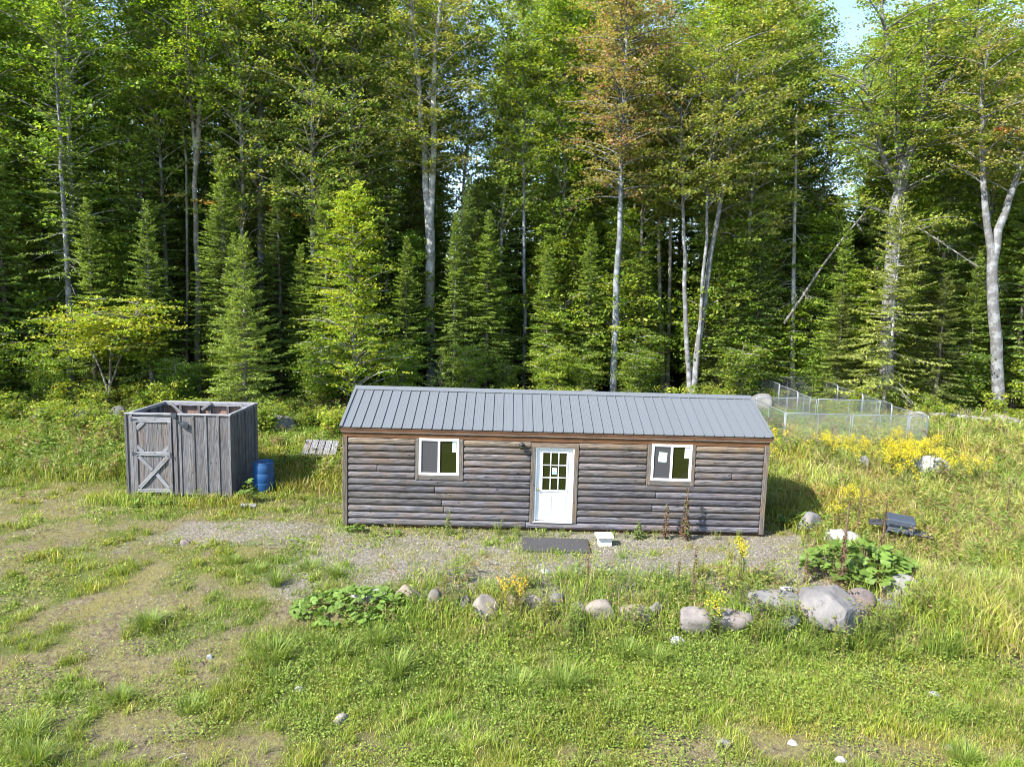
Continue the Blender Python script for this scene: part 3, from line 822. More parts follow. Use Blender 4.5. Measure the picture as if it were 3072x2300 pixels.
F0, F1, F2, G1 = (11.75, 28.25), (14.55, 28.3), (17.05, 28.35), (17.85, 28.38)
kpanel(F0, F1); kpanel((14.6, 28.3), (17.0, 28.35)); kpanel(F2, G1, 1.22, 'gate')
kpanel((17.9, 28.42), (17.95, 31.3)); kpanel((17.97, 31.35), (18.2, 34.4)); kpanel((18.2, 34.45), (18.35, 37.4)); kpanel((18.36, 37.45), (18.45, 40.4))
kpanel(A, B)
kpanel((15.15, 40.2), (15.0, 37.2)); kpanel((15.0, 37.15), (14.85, 34.4)); kpanel((14.85, 34.35), (14.7, 32.6))
kpanel((12.0, 32.4), (14.9, 32.35)); kpanel((14.95, 32.35), (17.9, 32.2))
kpanel((11.75, 28.3), (11.9, 32.3))

# ------------------------------------------------------------------ rocks
def rock_mesh(seed, sx, sy, sz, cuts=13, sub=4, mat='rock'):
    r = np.random.default_rng(seed)
    bm = bmesh.new(); bmesh.ops.create_icosphere(bm, subdivisions=sub, radius=1)
    V = np.array([v.co[:] for v in bm.verts])
    V *= (1 + .10 * (vnoise(V[:, 0] * 2 + seed, V[:, 1] * 2 + V[:, 2], .9, seed)[:, None] - .5))
    for _ in range(cuts):
        n = r.normal(size=3) * [1, 1, .8]; n /= np.linalg.norm(n); d = r.uniform(.50, .86)
        e = V @ n - d
        V = V - np.maximum(e, 0)[:, None] * n * .985
    V = V * [sx, sy, sz] + r.normal(size=V.shape) * .006 * min(sx, sy)
    for v, c in zip(bm.verts, V): v.co = c
    if sub < 4:
        for f in bm.faces: f.smooth = True
    me = bpy.data.meshes.new('rock'); bm.to_mesh(me); bm.free()
    me.materials.append(M[mat])
    return me

def rock(seed, x, y, wd, h, label, tint=(1, 1, 1), depth=None, name='rock', group=None, sink=.25, rz=0, tilt=0, sub=2):
    d = depth or wd * .75
    if 12 < y < 15 and wd < 1.2: h *= .74; wd *= 1.12
    z = float(th(x, y))
    return obj(name, rock_mesh(seed, wd / 2 * 1.22, d / 2 * 1.25, h * .72, sub=max(sub, 3), mat='pale_rock' if tint[0] > 1.45 else 'rock'), None, (x, y, z + h * .22 * (1 - sink * 1.2) - .02), (0, R(tilt), R(rz)), label=label, cat='boulder' if name == 'boulder' else 'rock', tint=tint, group=group)

WH = (1.46, 1.46, 1.46); TAN = (1.35, 1.15, .95); GR = (1., 1., 1.02); DK = (.55, .56, .58)
rock(3, 6.75, 13.2, 1.22, .78, 'big grey granite boulder with a dark lichen spot at the corner of the rock row', (1.05, 1.03, 1.03), 1.1, 'boulder', sink=.28, sub=4)
rock(5, 3.78, 12.75, .66, .70, 'pale squarish stone next to the goldenrod weeds in the rock row', (1.25, 1.15, 1.1), sub=3)
rock(8, 4.55, 12.85, .74, .62, 'pinkish rounded stone with leaf shadows in the rock row', (1.2, 1.08, 1.02), sub=3)
rock(9, 5.75, 13.55, 1.05, .45, 'low grey stone half buried beside the biggest boulder', GR, sub=3)
rock(10, 6.25, 14.05, .42, .30, 'small bright white stone leaning on the big boulder', WH, tilt=15)
rock(12, -2.7, 13.55, .72, .26, 'flat white stone at the edge of the broad leaves', WH, .6, rz=10)
rock(13, -1.88, 13.45, .58, .52, 'tan rounded stone right of the broad leaves', TAN, sub=3)
rock(14, -.28, 13.0, .46, .62, 'cracked tan stone with a white top behind the orange flowers', (1.25, 1.13, 1.), sub=3)
rock(15, .72, 13.2, .46, .42, 'pale stone just right of the orange flower clump', (1.3, 1.18, 1.05))
rock(16, 1.58, 13.15, .32, .32, 'small pale stone half hidden by dry weeds', (1.25, 1.15, 1.05))
rock(17, 2.05, 13.0, .60, .52, 'blocky tan stone with a flat white top', (1.3, 1.17, 1.0), sub=3)
rock(18, 2.72, 12.98, .60, .46, 'rounded tan stone at the end of the short stone run', TAN, sub=3)
rock(19, 3.38, 12.45, .26, .20, 'little white stone below the pale squarish stone', WH)
rock(20, 8.85, 17.25, .98, .50, 'long bright white slab rock near the gas grill', (1.6, 1.6, 1.6), .7, rz=-18, sub=3)
rock(21, 8.55, 18.45, .70, .6, 'grey rock lying in the shadow of the cabin', GR, sub=3)
rock(22, 8.75, 14.2, .62, .72, 'upright pale grey rock behind the broad green leaves', (1.2, 1.2, 1.2), sub=3)
rock(23, 9.55, 14.75, .95, .38, 'long low grey rock half covered by orange weeds', GR, .45, rz=-20)
rock(24, 8.0, 13.55, .55, .42, 'small grey rock beside the big boulder under leaves', GR)
rock(25, 15.6, 24.3, 1.55, .85, 'broad white boulder among the goldenrod in the meadow', (1.46, 1.46, 1.48), 1.0, 'boulder', sub=3)
rock(26, 13.3, 24.6, .45, .7, 'small pale rock sticking out of the meadow weeds', (1.2, 1.2, 1.2))
for i, (x, y, wd, h, lb) in enumerate(((1.15, 13.3, .3, .3, 'small buried stone between the pale stone and the dry weeds'), (-.75, 13.2, .34, .32, 'small stone half hidden left of the cracked tan stone'), (-1.35, 13.4, .3, .28, 'dull stone in the weeds right of the tan rounded stone'), (.3, 13.35, .4, .3, 'grey stone behind the orange flower clump'),
        (5.15, 13.2, .5, .36, 'dull grey stone between the pinkish stone and the low grey stone'), (3.1, 13.1, .35, .3, 'weed-covered stone left of the pale squarish stone'), (7.5, 13.5, .6, .5, 'grey stone wedged at the far side of the big boulder'), (8.9, 13.9, .5, .4, 'lichened stone at the end of the stone row'), (5.7, 12.85, .4, .34, 'tan stone in front of the low grey stone'))):
    rock(130 + i, x, y, wd, h * 1.35, lb, (.78 + .05 * (i % 4), .76 + .04 * (i % 3), .74), sub=3)
stones = [(3.42, 9.62, .26, .14, 'flat grey stone in the lawn grass below the boulders', GR), (4.48, 9.62, .15, .10, 'small white stone in the lawn beside the flat grey stone', WH),
          (5.05, 9.26, .16, .12, 'narrow white stone near the tall foreground grass tufts', WH), (7.55, 11.05, .22, .12, 'pale stone on the bare patch of lawn right of the boulders', WH),
          (6.9, 9.62, .24, .09, 'thin pale stone in the lawn by the bright grass tuft', WH), (-2.46, 9.98, .26, .16, 'rounded grey stone in the middle of the front lawn', (1.2, 1.2, 1.22)),
          (-3.34, 10.75, .16, .11, 'small white stone beside a clump of long grass', WH), (-5.2, 11.6, .14, .1, 'tiny white stone in the clover lawn', WH),
          (-7.84, 16.3, .30, .14, 'pinkish flat stone on the gravel in front of the shed', (1.35, 1.12, 1.1)), (1.0, 15.0, .3, .12, 'pale stone lying on the gravel before the cabin', WH)]
for i, (x, y, wd, h, lb, tt) in enumerate(stones):
    rock(60 + i, x, y, wd, h, lb, tt, sink=.2)
back = [(-19.6, 28.6, 1.0, .8, 'dark grey rock at the wood edge by the ferns', DK), (-18.2, 28.9, 1.7, .9, 'long dark rock heap under the yellow maple sapling', DK), (-17.0, 29.6, .9, .7, 'dark mossy rock beside the long rock heap', DK),
        (-9.1, 27.9, 1.5, 1.0, 'pale grey boulder behind the wooden pallet', (1.1, 1.1, 1.12)), (4.6, 36.8, 1.7, .9, 'blue grey boulder behind the roof by the grey trunk', (.75, .8, .9)), (6.9, 36.4, 1.0, .7, 'mossy boulder at the foot of the grey trunk', (.7, .75, .8)),
        (8.2, 36.0, 1.3, .9, 'rounded grey boulder behind the roof among ferns', (.8, .84, .9)), (11.3, 36.2, 1.9, .9, 'wide boulder at the foot of the many-stemmed tree', (.9, .92, .98)), (13.7, 35.9, 1.4, 1.1, 'tall boulder beside the kennel corner', (1., 1., 1.)),
        (24.9, 33.6, 1.9, .8, 'white boulder at the foot of the forked tree', (1.35, 1.33, 1.3))]
for i, (x, y, wd, h, lb, tt) in enumerate(back):
    rock(90 + i, x, y, wd, h, lb, tt, sub=3, name='boulder')

# ------------------------------------------------------------------ tree builders
GREEN = np.array([(.16, .235, .028), (.215, .29, .035), (.105, .165, .022), (.28, .32, .04)])
YGREEN = np.array([(.24, .32, .032), (.30, .35, .038), (.16, .24, .025), (.33, .335, .045)])
OLIVE = np.array([(.22, .28, .05), (.29, .32, .07), (.15, .21, .038), (.33, .30, .085)])
PINK = np.array([(.32, .27, .12), (.36, .27, .14), (.27, .28, .07), (.35, .19, .12), (.31, .29, .10), (.24, .27, .06)])
SPRUCE = np.array([(.12, .175, .035), (.165, .22, .048), (.085, .13, .03)])
YSPRUCE = np.array([(.20, .27, .045), (.27, .33, .06), (.13, .195, .035)])
HEML = np.array([(.23, .27, .055), (.30, .32, .075), (.15, .19, .04)])

def bez(a, b, c, n):
    t = np.linspace(0, 1, n)[:, None]
    return (1 - t) ** 2 * a + 2 * t * (1 - t) * b + t * t * c

def leaves(mb, rng, C, pal, size, per, sxy, sz, up=.75):
    """clumps of leaves round the points C"""
    n = len(C) * per
    P = np.repeat(C, per, 0) + rng.normal(size=(n, 3)) * [sxy, sxy, sz] * np.repeat(rng.uniform(.4, 1.35, (len(C), 1)), per, 0)
    N = rng.normal(size=(n, 3)) * (1 - up) * 1.6 + [0, 0, 1.]
    N += rng.normal(size=(n, 3)) * .35
    N /= np.linalg.norm(N, axis=1, keepdims=True)
    a = rng.uniform(0, 2 * np.pi, n)
    U = np.stack([np.cos(a), np.sin(a), rng.normal(size=n) * .3 - .15], 1)
    U -= N * (U * N).sum(1, keepdims=True); U /= np.linalg.norm(U, axis=1, keepdims=True) + 1e-9
    S = np.cross(N, U)
    l = size * rng.uniform(.55, 1.4, n) * np.repeat(rng.uniform(.75, 1.25, len(C)), per)
    k = np.repeat(rng.integers(0, len(pal), len(C)), per)
    swap = rng.random(n) < .25
    k = np.where(swap, rng.integers(0, len(pal), n), k)
    col = pal[k] * rng.uniform(.75, 1.25, (n, 1)) * np.repeat(rng.uniform(.8, 1.2, (len(C), 1)), per, 0)
    mb.cards(P, U, S, N, l, l * .68, .18, col)

def decid(seed, stems, cb, H, Rr, nbr, pal, leaf=.145, per=20, cl=9, rise=(.1, .65), sxy=.30, sz=.085, lowr=.45, cone=False):
    nbr = int(nbr * (1.25 if nbr < 90 else 1.45)) if cl == 9 else nbr
    """a broadleaf tree; stems = [(points, base radius, tip radius)]"""
    rng = np.random.default_rng(seed)
    tr = MB(); lv = MB(); C = []
    for P, r0, r1 in stems:
        P = np.asarray(P, float)
        t = np.linspace(0, 1, len(P))
        tt = np.linspace(0, 1, max(len(P) * 2, 8))
        Q = np.stack([np.interp(tt, t, P[:, i]) for i in range(3)], 1)
        Q[1:-1] += rng.normal(size=Q[1:-1].shape) * [.03, .03, 0]
        tr.tube(Q, r0 + (r1 - r0) * tt ** .8, 9)
    tops = [np.asarray(s[0], float) for s in stems]
    use = [i for i, P in enumerate(tops) if P[-1, 2] > cb + .5]
    for b in range(nbr):
        P = tops[use[b % len(use)]]
        zt = min(P[-1, 2], H)
        z0 = max(cb, P[0, 2])
        f = (b + rng.random()) / nbr
        z = z0 + (zt - z0) * f ** .9
        p = np.array([np.interp(z, P[:, 2], P[:, i]) for i in range(3)])
        zr = np.clip((z - cb) / (H - cb), 0, 1)
        prof = lowr + (1 - lowr) * math.sin(math.pi * min(1, .15 + .85 * zr) ** .9) if zr < .95 else .35
        if cone: prof = .13 + .9 * (1 - zr) ** .75
        Ln = Rr * prof * rng.uniform(.55, 1.08)
        a = b * 2.39996 + rng.uniform(-.5, .5)
        if rng.random() < .13: continue
        d = np.array([math.cos(a), math.sin(a), 0])
        e = rng.uniform(*rise)
        tip = p + d * Ln + [0, 0, Ln * e]
        mid = p + d * Ln * .5 + [0, 0, Ln * (e * .6 + .12)]
        B = bez(p, mid, tip, 6)
        tr.tube(B, np.linspace(.016 + .012 * Ln, .006, 6), 4)
        t = np.linspace(.24, 1.04, cl) + rng.normal(size=cl) * .05
        side = np.array([-d[1], d[0], 0])
        c = (1 - t)[:, None] ** 2 * p + (2 * t * (1 - t))[:, None] * mid + (t ** 2)[:, None] * tip
        c = c + side * (rng.uniform(-1, 1, cl) * .34 * Ln * (1.1 - .5 * t))[:, None] + [0, 0, 1] * rng.normal(size=(cl, 1)) * .16
        C.append(c)
    C = np.concatenate(C)
    leaves(lv, rng, C, pal, leaf, per, sxy, sz)
    return tr.mesh('trunk', True), lv.mesh('crown')

def conifer(seed, H, base, Rr, pal, sp=.36, nb=6, droop=.25, twig=.1, size=.16, r0=None, dead=0, dens=1., keep=1., pw=.8):
    rng = np.random.default_rng(seed)
    tr = MB(); nd = MB()
    r0 = r0 or H * .011
    hs = np.linspace(0, H, 14)
    Q = np.stack([rng.normal(size=14) * .03, rng.normal(size=14) * .03, hs], 1)
    tr.tube(Q, np.linspace(r0, .012, 14), 8)
    PC, PU, PL, PW, PCOL = [], [], [], [], []
    z = base
    while z < H - .1:
        zr = (z - base) / (H - base)
        Lz = Rr * ((1 - zr) ** pw) * (.75 + .25 * min(1, zr * 5)) + .10
        for b in range(nb):
            if rng.random() > keep: continue
            a = rng.uniform(0, 2 * np.pi)
            Ln = Lz * rng.uniform(.45, 1.2)
            el = (-droop + (droop + .75) * zr ** 1.5) + rng.normal() * .10
            d = np.array([math.cos(a), math.sin(a), 0])
            p = np.array([0, 0, z + rng.uniform(-.5, .5) * sp])
            tip = p + d * Ln + [0, 0, Ln * el]
            mid = p + d * Ln * .5 + [0, 0, Ln * (el * .5 - .06)]
            tr.tube(np.array([p, mid, tip]), [.012 + .008 * Ln, .01, .004], 3)
            n = max(3, int(Ln / twig * dens))
            t = rng.uniform(.12, 1.03, n)
            c = (1 - t)[:, None] ** 2 * p + (2 * t * (1 - t))[:, None] * mid + (t ** 2)[:, None] * tip
            side = np.array([-d[1], d[0], 0])
            sgn = rng.choice([-1, 1], n)
            tl = .42 * Ln * (1.08 - t) + .10
            off = rng.uniform(0, 1, n)
            tv = (d * .75 + side * 1. * sgn[:, None]); tv[:, 2] += el - .12
            tv /= np.linalg.norm(tv, axis=1, keepdims=True)
            for q in range(3):
                f = (q + off * .8) / 3
                cc = c + tv * (tl * f)[:, None] + rng.normal(size=(n, 3)) * .02
                u = tv + rng.normal(size=(n, 3)) * .35
                PC.append(cc); PU.append(u / np.linalg.norm(u, axis=1, keepdims=True))
                PL.append(size * rng.uniform(.7, 1.4, n)); PW.append(size * rng.uniform(.28, .46, n))
                PCOL.append(pal[rng.integers(0, len(pal), n)] * rng.uniform(.7, 1.25, (n, 1)) * (1 + .25 * t[:, None]))
        z += sp * rng.uniform(.8, 1.2) * (1 - .45 * zr)
    for k in range(dead):
        z = rng.uniform(.5, max(base, 1.) + 1)
        a = rng.uniform(0, 2 * np.pi); Ln = Rr * rng.uniform(.4, .95)
        d = np.array([math.cos(a), math.sin(a), 0])
        P = np.array([[0, 0, z], d * Ln * .5 + [0, 0, z - .05], d * Ln + [0, 0, z - Ln * .3]])
        tr.tube(P, [.018, .012, .004], 3)
    C, U = np.concatenate(PC), np.concatenate(PU)
    N = rng.normal(size=C.shape) * .45 + [0, 0, 1]
    N -= U * (N * U).sum(1, keepdims=True); N /= np.linalg.norm(N, axis=1, keepdims=True)
    nd.cards(C, U, np.cross(N, U), N, np.concatenate(PL), np.concatenate(PW), .25, np.concatenate(PCOL))
    return tr.mesh('trunk', True), nd.mesh('crown')

def snag(seed, H, r0, n=60, lean=(0, 0), maxl=1.6, zmin=.3):
    rng = np.random.default_rng(seed); m = MB()
    Q = np.array([[lean[0] * t, lean[1] * t, H * t] for t in np.linspace(0, 1, 9)]); Q[1:-1, :2] += rng.normal(size=(7, 2)) * .04
    m.tube(Q, np.linspace(r0, r0 * .3, 9), 8, True)
    for k in range(n):
        f = rng.uniform(zmin, .98); p = np.array([np.interp(f, np.linspace(0, 1, 9), Q[:, i]) for i in range(3)])
        a = rng.uniform(0, 6.28); Ln = rng.uniform(.3, maxl) * (1.15 - f)
        d = np.array([math.cos(a), math.sin(a), 0])
        tip = p + d * Ln + [0, 0, -Ln * rng.uniform(.1, .8)]
        B = bez(p, p + d * Ln * .6 + [0, 0, .05], tip, 4)
        m.tube(B, [.02, .014, .009, .004], 3)
        for _ in range(3):
            q = B[rng.integers(1, 4)]; e = q + (d + rng.normal(size=3) * .6) * Ln * .35
            m.tube(np.array([q, e]), [.007, .003], 3)
    return m.mesh('trunk', True)

def tree(name, meshes, x, y, s=1., rz=0., label=None, cat='tree', group=None, tint=(1, 1, 1), bark='bark', leaf='leaf', sz=None, btint=(1, 1, 1), z=None, wide=1.):
    t, c = meshes
    for me, mt in ((t, bark), (c, leaf)):
        if me is not None and not me.materials: me.materials.append(M[mt])
    root = obj(name, None, loc=(x, y, float(th(x, y)) - .12 if z is None else z), rot=(0, 0, rz), scale=(s * wide, s * wide * (1 if wide == 1 else .9 + .02 * (int(abs(x) * 10) % 10)), sz or s), label=label, cat=cat, group=group)
    if t is not None: obj('trunk', t, root, tint=btint)
    if c is not None: obj('crown', c, root, tint=tint)
    return root

def stem(base, pts, Y, rng=None, ext=True):
    """trunk points given as (x, z) at the depth Y, made local to the foot of the tree"""
    bx, bz = base
    out = []
    r = np.random.default_rng(int(abs(bx) * 100) + len(pts))
    dy = 0
    for i, (x, z) in enumerate(pts):
        out.append((x - bx, dy, z - bz)); dy += r.normal() * .12
    if ext: out.insert(0, (out[0][0], 0, -.2))
    return out

# --- the trees one can tell apart at the edge of the wood
def hero(name, Y, base_x, stems, cb, H, Rr, nbr, pal, label, seed, **kw):
    bark = kw.pop('bark', 'bark'); tint = kw.pop('tint', (1, 1, 1)); cat = kw.pop('cat', 'tree'); bt = kw.pop('btint', (1, 1, 1))
    bz = float(th(base_x, Y))
    ss_ = [(stem((base_x, bz), p, Y, ext=e), a, b) for p, a, b, e in stems]
    return tree(name, decid(seed, ss_, cb, H, Rr, nbr, pal, **kw), base_x, Y, label=label, bark=bark, tint=tint, cat=cat, btint=bt, z=bz)

hero('ash_tree', 40, -4.5, [([(-4.48, .86), (-4.56, 4.1), (-4.56, 7.95), (-4.7, 10.96)], .36, .27, True),
     ([(-4.72, 10.6), (-5.06, 15.0), (-5.38, 18.59), (-5.84, 22.45), (-6.17, 24.5)], .21, .06, False),
     ([(-4.62, 10.6), (-4.5, 15.4), (-4.5, 19.3), (-4.13, 22.5), (-3.98, 24.2)], .22, .06, False)],
     12.0, 26, 3.4, 84, OLIVE, 'tall pale-barked tree forking into two stems right behind the cabin', 101, bark='bark_pale', rise=(.05, .5), btint=(1.08, 1.07, 1.05))
hero('slender_tree', 41, 1.0, [([(1.08, .81), (.93, 6.18), (.72, 11.2), (.6, 16.7), (.44, 21.2)], .16, .04, True)],
     12, 24, 2.6, 60, GREEN, 'thin straight grey-trunked tree behind the middle of the roof', 102, bark='bark_pale', btint=(.6, .65, .72))
hero('red_maple', 39, 6.2, [([(6.2, 1.1), (6.08, 6.3), (6.1, 10.9), (6.04, 15.4), (5.98, 19.8), (5.98, 23.4)], .28, .05, True)],
     11, 25, 3.8, 100, PINK, 'maple turning pink and rust with a smooth blue-grey trunk', 103, bark='bark_pale', btint=(.60, .66, .75), rise=(-.05, .45))
hero('twin_tree', 43, 10.0, [([(9.92, 1.0), (9.42, 6.4), (9.09, 11.5), (9.03, 16.5), (9.2, 21)], .2, .05, True), ([(10.24, 1.0), (10.0, 6.4), (9.85, 11.5), (9.87, 15.9), (10.1, 20)], .17, .05, True)],
     10, 23, 3.0, 80, OLIVE, 'pair of brown trunks standing close together left of the many-stemmed tree', 104, btint=(1.2, 1.1, 1.0))
hero('many_stemmed_maple', 39, 10.75, [([(10.75, 1.05), (10.97, 4.55), (11.31, 8.3), (11.73, 12.), (12.08, 15.2), (12.25, 19)], .26, .06, True), ([(10.6, 1.05), (10.24, 4.5), (9.89, 8.3), (9.73, 10.1), (9.4, 13.7), (9.2, 18)], .2, .05, True),
     ([(10.85, 1.2), (10.95, 6.4), (10.95, 11.1), (10.88, 14.7), (10.88, 20)], .15, .04, True)], 10.5, 24, 3.7, 110, OLIVE, 'maple with several grey stems spreading from one foot behind the roof end', 105, bark='bark_pale', btint=(.66, .67, .70))
hero('great_maple', 39, 21.8, [([(21.9, .7), (21.57, 6.7), (21.42, 11.4), (21.75, 13.7), (22.25, 16.2), (22.5, 18.4)], .5, .22, True),
     ([(21.75, 13.7), (21.18, 15.9), (20.84, 18.5), (20.08, 21.8), (19.47, 24.5)], .24, .05, False), ([(22.25, 16.2), (23.03, 17.7), (23.84, 18.8), (24.64, 19.8), (25.5, 21.9)], .24, .05, False),
     ([(22.5, 18.3), (22.35, 20.8), (22.65, 23.2), (22.64, 25)], .2, .05, False), ([(21.45, 13.0), (20.56, 14.6), (19.59, 17.), (19.02, 19.3)], .18, .04, False)],
     9, 26, 4.4, 150, OLIVE, 'great maple with thick crooked limbs spreading above the kennel', 106, bark='bark_pale', btint=(.58, .58, .6), rise=(.0, .5), tint=(.95, 1.08, .8))
hero('forked_tree', 36, 26.4, [([(26.53, .7), (25.91, 4.2), (25.35, 6.8), (25.13, 9.2)], .34, .25, True), ([(25.15, 8.9), (24.67, 10.9), (24.2, 13.3), (23.9, 15.2), (23.71, 17.7), (23.7, 20)], .21, .05, False),
     ([(25.19, 8.9), (25.45, 10.6), (25.84, 12.5), (26.25, 14.1), (26.5, 15.6), (26.76, 17.8)], .25, .06, False)], 11.5, 22, 3.2, 66, np.vstack([OLIVE, PINK[:1]]), 'pale tree forked like a Y at the edge of the meadow', 107, bark='bark_pale', btint=(.60, .61, .64))
hero('twin_maple', 38, -17.1, [([(-17.19, .6), (-17.11, 7.5), (-17.05, 11.1), (-17.06, 13.7), (-17.33, 16.6), (-17.49, 20), (-17.58, 22.6)], .21, .05, True), ([(-17.0, 13.0), (-16.71, 16.6), (-16.42, 19.3), (-16.29, 22)], .16, .04, False),
     ([(-17.9, .6), (-17.81, 3.8), (-17.75, 12.8), (-17.9, 15.4), (-18.08, 18)], .13, .03, True)], 14, 25, 4.0, 90, YGREEN, 'tall maple with two sunlit pinkish stems behind the dark spruces', 108, bark='bark_pale', btint=(.85, .78, .66), tint=(.8, .95, .8))
hero('gnarled_tree', 40, -14.3, [([(-14.37, .6), (-14.31, 7.7), (-14.21, 12.5), (-14.18, 14.9), (-14.23, 17.8), (-14.13, 21.3), (-14.03, 24)], .33, .09, True)],
     16, 25, 3.8, 66, YGREEN, 'gnarled pale trunk with a broken limb above the young spruce', 109, bark='bark_pale', btint=(.82, .84, .88), tint=(.8, .95, .8))
m = MB(); r_ = np.random.default_rng(3)
m.tube([(0, 0, 0), (-.35, -.1, .5), (-.62, -.15, 1.0)], [.11, .08, .02], 6, True)
for k in range(9):
    a = r_.uniform(0, 6.3); m.tube([(0, 0, -.3 * k + .2), (math.cos(a) * .7 - .3, -.3, -.3 * k - .1), (math.cos(a) * 1.3 - .5, -.5, -.3 * k - .7)], [.03, .02, .006], 4)
bo = obj('broken_limb', m.mesh('broken_limb', True), bpy.data.objects['gnarled_tree'], (-.0, -.25, 11.3), mat=M['dead'])

t_ = snag(7, 16.8, .17, 90, (-1., 0), 2.2)
tree('dead_spruce', (t_, None), 17.55, 41.5, label='bare dead conifer trunk with short broken branches behind the kennel', bark='dead')
m = MB(); rr = np.random.default_rng(2)
Q = np.array([(0, 0, 0), (.9, 0, 1.5), (2.1, .1, 3.5), (3.1, .1, 5.0), (4.2, .2, 6.4), (4.9, .2, 7.6)]); m.tube(Q, [.085, .08, .07, .06, .045, .015], 8, True)
for k in range(14):
    p = Q[rr.integers(2, 6)] * rr.uniform(.85, 1.); m.tube([p, p + [rr.uniform(-.3, 1), rr.normal() * .4, rr.uniform(-.6, .6)]], [.02, .005], 3)
obj('leaning_dead_trunk', None, loc=(16.29, 40.4, 5.2), label='dead grey trunk leaning across the wood beside the bare conifer', cat='dead tree')
obj('trunk', m.mesh('trunk', True), bpy.data.objects['leaning_dead_trunk'], mat=M['dead'], tint=(.5, .5, .52))
# dead branch hanging from the great maple
m = MB(); rr = np.random.default_rng(4)
Q = bez(np.array([0, 0, 0.]), np.array([2.2, -.6, -1.4]), np.array([4.6, -1.0, -3.2]), 10); m.tube(Q, np.linspace(.06, .012, 10), 5)
for k in range(70):
    p = Q[rr.integers(2, 10)]; e = p + [rr.uniform(-.2, .9), rr.normal() * .4, -rr.uniform(-.3, .8)]; m.tube([p, (p + e) / 2 + [0, 0, .08], e], [.012, .008, .003], 3)
obj('dead_limb', m.mesh('dead_limb', True), bpy.data.objects['great_maple'], (.2, -.5, 10.3), mat=M['dead'])

young = conifer(201, 8.2, .15, 2.15, YSPRUCE, sp=.25, nb=8, droop=.10, twig=.05, size=.125, dens=1., pw=.9)
tree('young_spruce', young, -11.75, 30.6, label='bright green young spruce standing by itself behind the shed', leaf='needle', bark='bark_dark', cat='spruce')
small = conifer(202, 2.3, .15, .8, YSPRUCE, sp=.28, nb=6, droop=.1, twig=.07, size=.10)
tree('spruce_sapling', small, -3.35, 34.5, 1.25, label='little spruce sapling showing over the roof ridge beside the pale trunk', leaf='needle', bark='bark_dark', cat='spruce')
hem = conifer(203, 11.5, .6, 3.0, HEML, sp=.36, nb=7, droop=.32, twig=.06, size=.19, dead=30, keep=.85)
tree('sunlit_hemlock', hem, 20.4, 36.3, label='sunlit yellow-green hemlock with dead lower twigs behind the kennel', leaf='needle', bark='dead', cat='hemlock')

bs = [[(0, 0, -.1), (.1, 0, 2), (-.05, .1, 5), (.05, 0, 8), (0, 0, 10.4)]]
beech = decid(210, [(bs[0], .09, .012)], .5, 10.9, 3.1, 150, YGREEN, leaf=.125, per=22, cl=7, rise=(.15, .5), sxy=.20, sz=.05, cone=True)
tree('beech_sapling', beech, -7.55, 33.2, label='bright yellow-green young beech layered to the ground left of the cabin', tint=(1.05, 1.1, .9), cat='beech')
ms = [([(0, 0, -.1), (.1, 0, 2.2), (.5, 0, 4.2)], .08, .03), ([(0, 0, .8), (-.5, 0, 2.6), (-1.5, 0, 4.4)], .06, .02), ([(0.05, 0, 1.2), (.8, .1, 3.0), (1.5, 0, 5.0)], .05, .02)]
yms = decid(211, ms, 2.5, 6.0, 2.4, 64, np.vstack([YGREEN, [(.34, .33, .05)]]), leaf=.14, per=22, cl=7, rise=(.0, .22), sxy=.30, sz=.045, lowr=.9)
tree('maple_sapling', yms, -18.3, 31.2, 1.05, label='low spreading yellow maple sapling at the wood edge left of the shed', tint=(1.02, 1.04, .9), bark='bark_dark', cat='maple')
ls = conifer(212, 18.5, 6.5, 2.2, SPRUCE, sp=.5, nb=5, droop=.3, twig=.12, size=.2, dead=40, r0=.2)
tree('bare_stemmed_spruce', ls, -21.7, 34, label='tall spruce with a long bare grey stem and dead twigs behind the yellow sapling', leaf='needle', bark='bark_pale', btint=(.7, .72, .75), tint=(1.3, 1.25, 1.1), cat='spruce')

# --- the rest of the wood: a few kinds, each tree its own object
def simple_stem(seed, H, r0, lean=.3):
    r = np.random.default_rng(seed)
    n = 8; z = np.linspace(-.2, H, n)
    x = np.cumsum(r.normal(size=n) * lean * .4); y = np.cumsum(r.normal(size=n) * lean * .4)
    x -= x[0]; y -= y[0]
    return [(np.stack([x, y, z], 1), r0, .03)]
kinds = {}
kinds['maple'] = [decid(300 + i, simple_stem(i, 23.5 + i, .2), 6.5 + i, 24 + i, 3.7, 110, pal, leaf=.17) for i, pal in enumerate((GREEN, YGREEN, OLIVE))]
kinds['ash'] = [decid(320 + i, simple_stem(20 + i, 24.5, .16), 8, 25, 2.9, 88, pal, leaf=.17, rise=(.3, .9)) for i, pal in enumerate((GREEN, OLIVE))]
kinds['spruce'] = [conifer(330 + i, 17 + 2 * i, .6 + 1.0 * i, 2.7, SPRUCE, sp=.40, nb=9, keep=.84, droop=.28, twig=.065, size=.21, dead=18) for i in range(3)]
kinds['hemlock'] = [conifer(340, 14, .8, 3.1, HEML * .7, sp=.42, nb=7, droop=.3, twig=.06, size=.19, dead=16)]
kinds['understorey'] = [decid(350 + i, [([(0, 0, -.1), (.1 * i, 0, 2), (.2, .1, 4.4)], .05, .012), ([(0, 0, .3), (-.4, .2, 2), (-.8, .2, 3.6)], .03, .01)], .5, 5.0, 1.8, 60, pal, leaf=.13, per=22, cl=7, rise=(.05, .5), sxy=.27, sz=.08, lowr=.8) for i, pal in enumerate((GREEN, YGREEN))]
